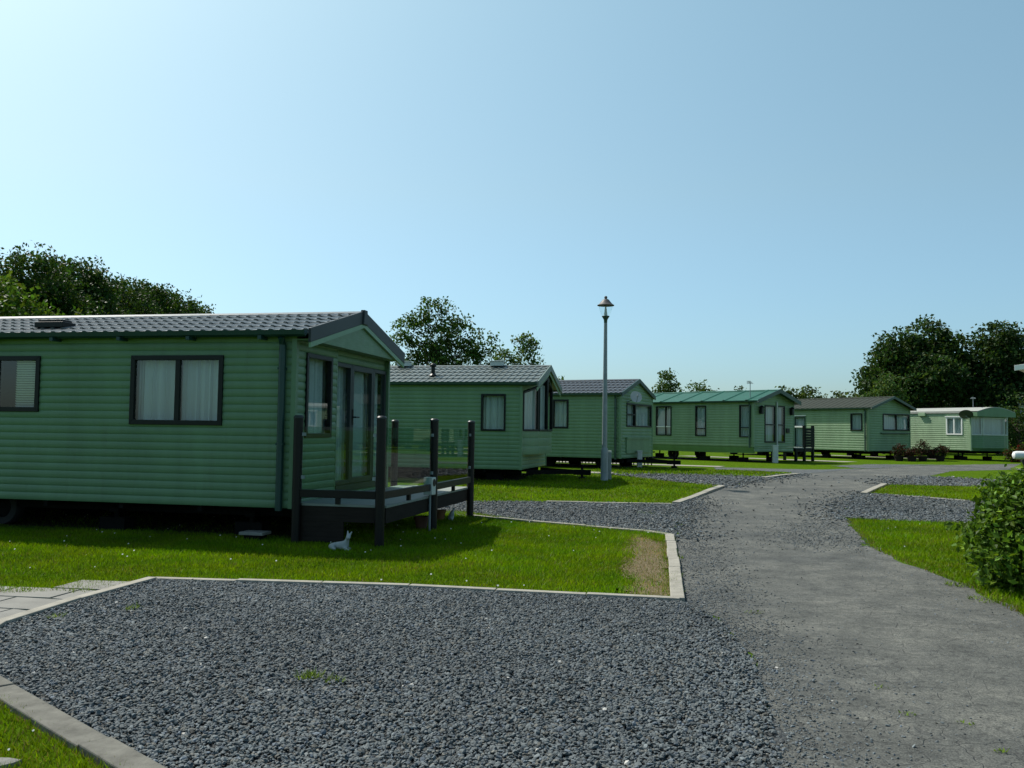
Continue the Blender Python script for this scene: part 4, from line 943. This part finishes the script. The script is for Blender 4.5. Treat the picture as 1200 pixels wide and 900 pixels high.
# leafy bush at the right of the road
bs = thing('leafy_bush', 'large leafy green bush at the right edge of the road', 'bush', (5.55, 9.0, 0))
lob = [(0, 0, .62, .92, .78, .62), (-.55, -.15, .42, .5, .5, .42), (.35, .1, .85, .75, .6, .52), (-.3, .1, .78, .5, .5, .36), (.3, -.35, .5, .8, .5, .5), (-.72, -.2, .22, .3, .35, .22), (-.2, -.45, .3, .5, .35, .3), (.9, .2, .8, .7, .7, .6)]
p, tips = lobes_points(lob, 17000, .07, 9); p = p[p[:, 2] > .02]; v, f = leaf_quads(p, .074, up=.6, shape=.62); k = np.exp(rng.normal(size=(len(p), 1)) * .35); cl = np.array((.070, .135, .016)) * k; y_ = rng.random(len(p)) < .12; cl[y_] = cl[y_] * [1.8, 1.5, 1.2]
fast_mesh('foliage', v, f, 'leaf', bs, np.repeat(cl, 4, 0)); m = MB()
for q in tips[rng.choice(len(tips), 70, False)]: m.tube([(q[0] * .2, q[1] * .2, 0), (q[0] * .7, q[1] * .7, q[2] * .6), tuple(q)], [.014, .009, .004], 5)
m.build('stem', 'bark', bs)
# red leaved shrubs in tubs between the two last caravans
RED = 'red leaved shrubs in tubs by the last caravans'
for (x, y, h, lab) in ((19.0, 44.0, .85, 'red brown shrub in a tub at the corner of the fifth caravan'), (19.5, 43.7, .75, 'low red brown shrub in a tub, middle of the tub row'), (20.3, 44.3, 1.0, 'tallest red brown shrub in a tub before the old caravan'), (21.5, 45.0, .8, 'red brown shrub in a tub set apart at the right of the tub row')):
    t = thing('potted_shrub', lab, 'shrub', (x, y, .28), 0, RED); m = MB(); m.lathe([(.17, 0), (.22, .22), (.24, .22), (.24, .26), (.2, .26), (.19, .22), (.01, .22)], 16, cap=False); m.build('tub', 'skirt', t, smooth=True)
    p, _ = lobes_points([(0, 0, h * .62, .36, .34, h * .40), (.2, .1, h * .5, .25, .25, .25)], 700, .06, 8); v, f = leaf_quads(p, .11, shape=.35); fast_mesh('foliage', v, f, 'leaf', t, np.repeat(np.where(rng.random((len(p), 1)) < .4, np.array([[.022, .036, .012]]), np.array([[.055, .019, .015]])) * np.exp(rng.normal(size=(len(p), 1)) * .4), 4, 0))
t = thing('flowering_shrub', 'red flecked shrub under the front windows of the old pale caravan', 'shrub', (25.4, 44.6, .28)); p, _ = lobes_points([(0, 0, .4, .7, .35, .45), (-.5, 0, .35, .4, .3, .35)], 1500, .07, 8); v, f = leaf_quads(p, .1); cl = np.where(rng.random((len(p), 1)) < .3, np.array([[.16, .02, .02]]), np.array([[.04, .07, .02]])); fast_mesh('foliage', v, f, 'leaf', t, np.repeat(cl, 4, 0))
t = thing('grass_clump', 'yellowish plume grass clump above the white rail', 'plant', (31.0, 50, .28)); p, _ = lobes_points([(0, 0, .7, .55, .5, .7), (.2, 0, 1.3, .4, .4, .4)], 1500, .08, 8); v, f = leaf_quads(p, .2, shape=.2); fast_mesh('foliage', v, f, 'leaf', t, np.repeat(np.array((.22, .20, .07)) * np.exp(rng.normal(size=(len(p), 1)) * .3), 4, 0))

# ---------------------------------------------------------------- grass blades, weeds, daisies
def blades(name, polys, kind='stuff', mat='grassblade', col=(.118, .205, .002), avoid=()):
    V_, F_, T_ = [], [], []; off = 0
    for poly, dens, h, w in polys:
        xs_ = [p[0] for p in poly]; ys_ = [p[1] for p in poly]; A_ = (max(xs_) - min(xs_)) * (max(ys_) - min(ys_)); n = int(A_ * dens)
        x = rng.uniform(min(xs_), max(xs_), n); y = rng.uniform(min(ys_), max(ys_), n); k = inside(x, y, poly)
        d = dist_to(x, y, poly); k |= (d < .05)
        for a in avoid: k &= ~(inside(x, y, a) & (rng.random(n) < .9) & (dist_to(x, y, a) > 0.16 * rng.random(n)))
        x, y, d = x[k], y[k], d[k]; n = len(x)
        if not n: continue
        z = gz(x, y); a = rng.uniform(0, 2 * np.pi, n)
        # tufts: blade height and tint follow slow patches
        pn = np.sin(x * 1.7 + 1.3 * np.sin(y * 1.1)) * np.sin(y * 2.3 + np.sin(x * 1.9)) * .5 + .5
        hh = h * rng.uniform(.5, 1.35, n) * (.75 + .5 * pn); lean = rng.normal(size=(n, 2)) * .45 * hh[:, None]
        b = np.stack([x, y, z], 1); s = np.stack([np.cos(a), np.sin(a), 0 * a], 1) * (w * rng.uniform(.7, 1.3, n) / 2)[:, None]
        v = np.empty((n, 3, 3)); v[:, 0] = b - s; v[:, 1] = b + s; v[:, 2] = b + np.concatenate([lean, hh[:, None]], 1)
        V_.append(v.reshape(-1, 3)); F_.append(np.arange(n * 3).reshape(-1, 3) + off); off += n * 3
        t = np.array(col) * np.exp(rng.normal(size=(n, 1)) * .25) * (.74 + .5 * pn[:, None]); pq = np.sin(x * 3.1 + 2 * np.sin(y * 2.7 + 1)) * np.sin(y * 4.3 + np.sin(x * 3.7)); t[:, 0] *= 1 + .22 * pq; t[:, 1] *= 1 + .06 * pq; dry = rng.random(n) < .04 + .30 * np.exp(-d / .07) + .06 * (pq > .6); t[dry] = (.17, .145, .055); T_.append(np.repeat(t, 3, 0))
    return tag(fast_mesh(name, np.concatenate(V_), np.concatenate(F_), mat, None, np.concatenate(T_)), kind=kind)
D = POLY['dry']
blades('grass', [(POLY['lawn_near'], 3000, .038, .009), (POLY['lawn_corner'], 6000, .042, .006), (POLY['lawn_right'], 1800, .040, .011), (POLY['lawn_two'], 600, .042, .018), (POLY['lawn_right_two'], 600, .042, .018), (POLY['lawn_three'], 200, .05, .03)], avoid=[D, POLY['dry_left'], strip((-2.88, 11.88, 12), -10.4, -.1, .35, 3.5), strip((.25, 22.76, 13), -10, -.1, .35, 3.1)])
blades('straw', [(D, 1400, .028, .007)], col=(.25, .195, .10))
def tufts(name, pts, col):
    cs, T_ = [], []
    V_, F_, off = [], [], 0
    for (x, y, r, n, h) in pts:
        a = rng.uniform(0, 2 * np.pi, n); q = r * np.sqrt(rng.random(n)); bx, by = x + np.cos(a) * q, y + np.sin(a) * q; b = np.stack([bx, by, gz(bx, by) + .01], 1)
        d = rng.uniform(0, 2 * np.pi, n); s = np.stack([-np.sin(d), np.cos(d), 0 * d], 1) * .006; e = np.stack([np.cos(d) * h * .8, np.sin(d) * h * .8, h * rng.uniform(.3, 1, n)], 1) * rng.uniform(.5, 1.2, (n, 1))
        v = np.empty((n, 3, 3)); v[:, 0] = b - s; v[:, 1] = b + s; v[:, 2] = b + e; V_.append(v.reshape(-1, 3)); F_.append(np.arange(n * 3).reshape(-1, 3) + off); off += 3 * n; T_.append(np.repeat(np.array(col) * np.exp(rng.normal(size=(n, 1)) * .3), 3, 0))
    return tag(fast_mesh(name, np.concatenate(V_), np.concatenate(F_), 'grassblade', None, np.concatenate(T_)), kind='stuff')
tufts('weeds', [(-1.18, 5.42, .07, 130, .06), (-1.02, 5.36, .06, 60, .05), (-3.05, 7.35, .06, 60, .06), (-3.5, 7.0, .06, 40, .06), (2.2, 5.4, .06, 12, .02), (2.15, 4.9, .04, 16, .02), (2.4, 4.75, .05, 14, .02), (2.35, 4.35, .03, 16, .025), (2.58, 4.2, .03, 18, .025), (1.5, 8.9, .1, 40, .04), (2.0, 10.8, .09, 40, .04), (2.05, 7.6, .08, 20, .02), (2.5, 16.5, .2, 70, .05), (-3.85, 8.12, .12, 60, .05), (-4.3, 8.05, .06, 30, .05), (4.35, 8.3, .15, 60, .06), (4.5, 9.1, .12, 60, .06)], (.11, .17, .02))
def daisies(n):
    xs_ = []; ys_ = []
    for poly, c in ((POLY['lawn_near'], n), (POLY['lawn_corner'], 9), (POLY['lawn_right'], 12)):
        x = rng.uniform(min(p[0] for p in poly), max(p[0] for p in poly), c * 3); y = rng.uniform(min(p[1] for p in poly), max(p[1] for p in poly), c * 3); k = inside(x, y, poly) & ~inside(x, y, D); xs_.append(x[k][:c]); ys_.append(y[k][:c])
    x = np.concatenate(xs_); y = np.concatenate(ys_); k = len(x); z = gz(x, y) + rng.uniform(.035, .065, k); r = np.where(y < 7, .006, rng.uniform(.006, .011, k)); a = np.linspace(0, 2 * np.pi, 7)[:-1]
    v = np.stack([x[:, None] + r[:, None] * np.cos(a), y[:, None] + r[:, None] * np.sin(a) * .8 - .003, z[:, None] + r[:, None] * np.sin(a) * .7], 2).reshape(-1, 3); f = np.arange(k * 6).reshape(-1, 6)
    tag(fast_mesh('daisies', v, f, 'leaf', None, np.full((k * 6, 3), .75)), kind='stuff')
daisies(90)

# ---------------------------------------------------------------- loose slate chippings
bm = bmesh.new(); bmesh.ops.create_icosphere(bm, subdivisions=1, radius=1); bm.verts.ensure_lookup_table(); ICO_V = np.array([v.co[:] for v in bm.verts]); ICO_F = np.array([[v.index for v in f.verts] for f in bm.faces]); bm.free()
OCT_V = np.array([(1, 0, 0), (-1, 0, 0), (0, 1, 0), (0, -1, 0), (0, 0, 1), (0, 0, -1.)]); OCT_F = np.array([(0, 2, 4), (2, 1, 4), (1, 3, 4), (3, 0, 4), (2, 0, 5), (1, 2, 5), (3, 1, 5), (0, 3, 5)])
def stones(x, y, zo, size, base=ICO_V, faces=ICO_F, shapes=14, tone=1.0):
    n = len(x); lib = base[None] * (1 + np.clip(rng.normal(size=(shapes, len(base), 1)), -1.6, 1.6) * .24); pick = rng.integers(0, shapes, n)
    sc = size * np.exp(np.clip(rng.normal(size=n), -2, 1.6) * .26); ax = np.stack([rng.uniform(.8, 1.35, n), rng.uniform(.6, 1.0, n), rng.uniform(.32, .62, n)], 1) * sc[:, None]
    v = lib[pick] * ax[:, None, :]; tx = rng.normal(size=n) * .38; ty = rng.normal(size=n) * .38; tz = rng.uniform(0, 2 * np.pi, n)
    def rot(v, a, i, j):
        c, s = np.cos(a)[:, None], np.sin(a)[:, None]; p, q = v[..., i].copy(), v[..., j].copy(); v[..., i] = p * c - q * s; v[..., j] = p * s + q * c; return v
    v = rot(v, tx, 1, 2); v = rot(v, ty, 0, 2); v = rot(v, tz, 0, 1)
    v += np.stack([x, y, gz(x, y) + zo], 1)[:, None, :]
    f = faces[None] + (np.arange(n) * len(base))[:, None, None]
    k = np.exp(rng.normal(size=(n, 1)) * .21); col = np.array((.092, .106, .110)) * k * tone; col *= (1 + .13 * np.sin(x * 1.1 + .8 * np.sin(y * .9)) * np.sin(y * 1.4 + x * .5))[:, None]; hue = rng.random(n); col[hue < .12] *= (1.15, 1.0, .86); col[hue > .90] *= (.92, .98, 1.12); pale = rng.random(n) < .0015; col[pale] = (.42, .41, .38)
    return v.reshape(-1, 3), f.reshape(-1, 3), np.repeat(np.minimum(col, .6), len(base), 0)
def scatter(poly, dens, margin=0, fall=.25, avoid=()):
    xs_ = [p[0] for p in poly]; ys_ = [p[1] for p in poly]; x0, x1, y0, y1 = min(xs_) - margin, max(xs_) + margin, min(ys_) - margin, max(ys_) + margin; n = int((x1 - x0) * (y1 - y0) * dens)
    x = rng.uniform(x0, x1, n); y = rng.uniform(y0, y1, n); i = inside(x, y, poly); d = dist_to(x, y, poly); pr = np.where(i, np.where(d < .12, .85, 1) * (.86 + .14 * np.sin(x * 2.3 + np.sin(y * 3.1)) * np.sin(y * 1.9)), np.exp(-d / fall) * .75); k = rng.random(n) < pr
    for a in avoid: k &= ~inside(x, y, a)
    return x[k], y[k]
AV = [POLY[k] for k in ('lawn_near', 'lawn_two', 'lawn_right', 'lawn_right_two', 'lawn_corner', 'paving')]
parts = []
x, y = scatter(POLY['pad_front'], 4600, .9, .24, AV); k = (y > 3.2); x, y = x[k], y[k]; i = inside(x, y, POLY['pad_front']); parts.append(stones(x, y, .006 + i * .005 + rng.random(len(x)) * .014 * i, (.0118 * np.where(i, 1, rng.uniform(.3, .8, len(x))))))
x, y = scatter(POLY['pad_two'], 900, .8, .25, AV); parts.append(stones(x, y, .012 + rng.random(len(x)) * .014, .021, OCT_V, OCT_F))
x, y = scatter(POLY['pad_right_near'], 620, .8, .3, AV); parts.append(stones(x, y, .012 + rng.random(len(x)) * .014, .023, OCT_V, OCT_F))
for key in ('pad_three', 'pad_right_far'):
    x, y = scatter(POLY[key], 260, .6, .3, AV); parts.append(stones(x, y, .012 + rng.random(len(x)) * .01, .032, OCT_V, OCT_F))
# chippings carried onto the road: along the left verge, and a spill on the right
x, y = scatter(POLY['spill'], 900, .8, .3, AV); k = rng.random(len(x)) < .55; parts.append(stones(x[k], y[k], .007, .012, OCT_V, OCT_F))
verge = [(1.66, 7.9), (1.56, 8.05), (1.88, 9.93), (2.40, 13.1), (2.95, 13.3), (2.55, 10.6), (2.2, 8.3)]
x, y = scatter(verge, 1500, .4, .14, AV); k = rng.random(len(x)) < .6; parts.append(stones(x[k], y[k], .007, .009, OCT_V, OCT_F))
x, y = scatter(POLY['road'], 70, 0); k = (y < 26) & (y > 3.2); parts.append(stones(x[k], y[k], .006, rng.uniform(.0025, .005, k.sum()), OCT_V, OCT_F, tone=1.5))
rightv = [(4.16, 6.4), (4.36, 7.7), (4.64, 9.2), (4.67, 10.4), (4.87, 12.1), (4.3, 12.1), (4.0, 9.5), (3.6, 6.4)]
x, y = scatter(rightv, 500, .4, .2, AV); k = rng.random(len(x)) < .5; parts.append(stones(x[k], y[k], .006, .006, OCT_V, OCT_F, tone=1.4))
off = 0; VV, FF, TT = [], [], []
for v, f, t in parts: VV.append(v); FF.append(f + off); TT.append(t); off += len(v)
tag(fast_mesh('gravel', np.concatenate(VV), np.concatenate(FF), 'stone', None, np.concatenate(TT)), kind='stuff')

# ---------------------------------------------------------------- sun, sky, camera
SUN_EL, SUN_AZ = 50.5, -49          # degrees: height, and direction clockwise from straight ahead
w = bpy.data.worlds.new('World'); S.world = w; w.use_nodes = True; nt = w.node_tree
sky = nt.nodes.new('ShaderNodeTexSky'); sky.sky_type = 'NISHITA'; sky.sun_disc = False; sky.sun_elevation = R(SUN_EL); sky.sun_rotation = R(SUN_AZ); sky.air_density = 1.0; sky.dust_density = 1.3; sky.ozone_density = 6.0
bg = nt.nodes['Background']; bg.inputs['Strength'].default_value = .15
tn = nt.nodes.new('ShaderNodeMix'); tn.data_type = 'RGBA'; tn.blend_type = 'MULTIPLY'; tn.inputs[0].default_value = 1; tc = nt.nodes.new('ShaderNodeTexCoord'); sx = nt.nodes.new('ShaderNodeSeparateXYZ'); nt.links.new(tc.outputs['Generated'], sx.inputs[0])
rp = nt.nodes.new('ShaderNodeValToRGB'); nt.links.new(sx.outputs[2], rp.inputs['Fac']); e = rp.color_ramp.elements; e[1].position = .26   # the hazy air of a summer day: paler blue towards the horizon
for k, (p, col) in enumerate(((.06, (.69, .81, .80)), (.26, (1.0, 1.0, .76)), (.45, (1.16, 1.18, .84)), (1, (.88, .96, .75)))):
    if k > 1: e.new(p)
    e[k].position = p; e[k].color = (*col, 1)
nt.links.new(rp.outputs[0], tn.inputs[7]); nt.links.new(sky.outputs[0], tn.inputs[6]); nt.links.new(tn.outputs[2], bg.inputs['Color'])
sl = bpy.data.lights.new('sun', 'SUN'); sl.energy = 5.0; sl.angle = R(.5); sl.color = (1, .95, .87); so = bpy.data.objects.new('sun', sl); C.objects.link(so)
d = Vector((math.sin(R(SUN_AZ)) * math.cos(R(SUN_EL)), math.cos(R(SUN_AZ)) * math.cos(R(SUN_EL)), math.sin(R(SUN_EL)))); so.rotation_euler = d.to_track_quat('Z', 'Y').to_euler(); so.location = (-10, 10, 20)
cd = bpy.data.cameras.new('camera'); cam = bpy.data.objects.new('camera', cd); C.objects.link(cam); S.camera = cam
cd.sensor_fit = 'HORIZONTAL'; cd.sensor_width = 36; cd.lens = 31.5; cd.clip_start = .05; cd.clip_end = 8000
pit, roll = math.atan(55 / 1050), R(.78)
U0 = Vector((0, -math.sin(pit), math.cos(pit))); R0 = Vector((1, 0, 0)); Fw = Vector((0, math.cos(pit), math.sin(pit)))
Rt = R0 * math.cos(roll) + U0 * math.sin(roll); Up = U0 * math.cos(roll) - R0 * math.sin(roll)
cam.matrix_world = Matrix(((Rt.x, Up.x, -Fw.x, 0), (Rt.y, Up.y, -Fw.y, 0), (Rt.z, Up.z, -Fw.z, CAM_H), (0, 0, 0, 1)))
S.render.engine = 'CYCLES'; S.cycles.max_bounces = 8; S.cycles.transparent_max_bounces = 16; S.cycles.caustics_reflective = False; S.cycles.caustics_refractive = False; S.cycles.use_denoising = True
S.view_settings.view_transform = 'Standard'; S.view_settings.look = 'None'; S.view_settings.gamma = 1; S.view_settings.exposure = .25
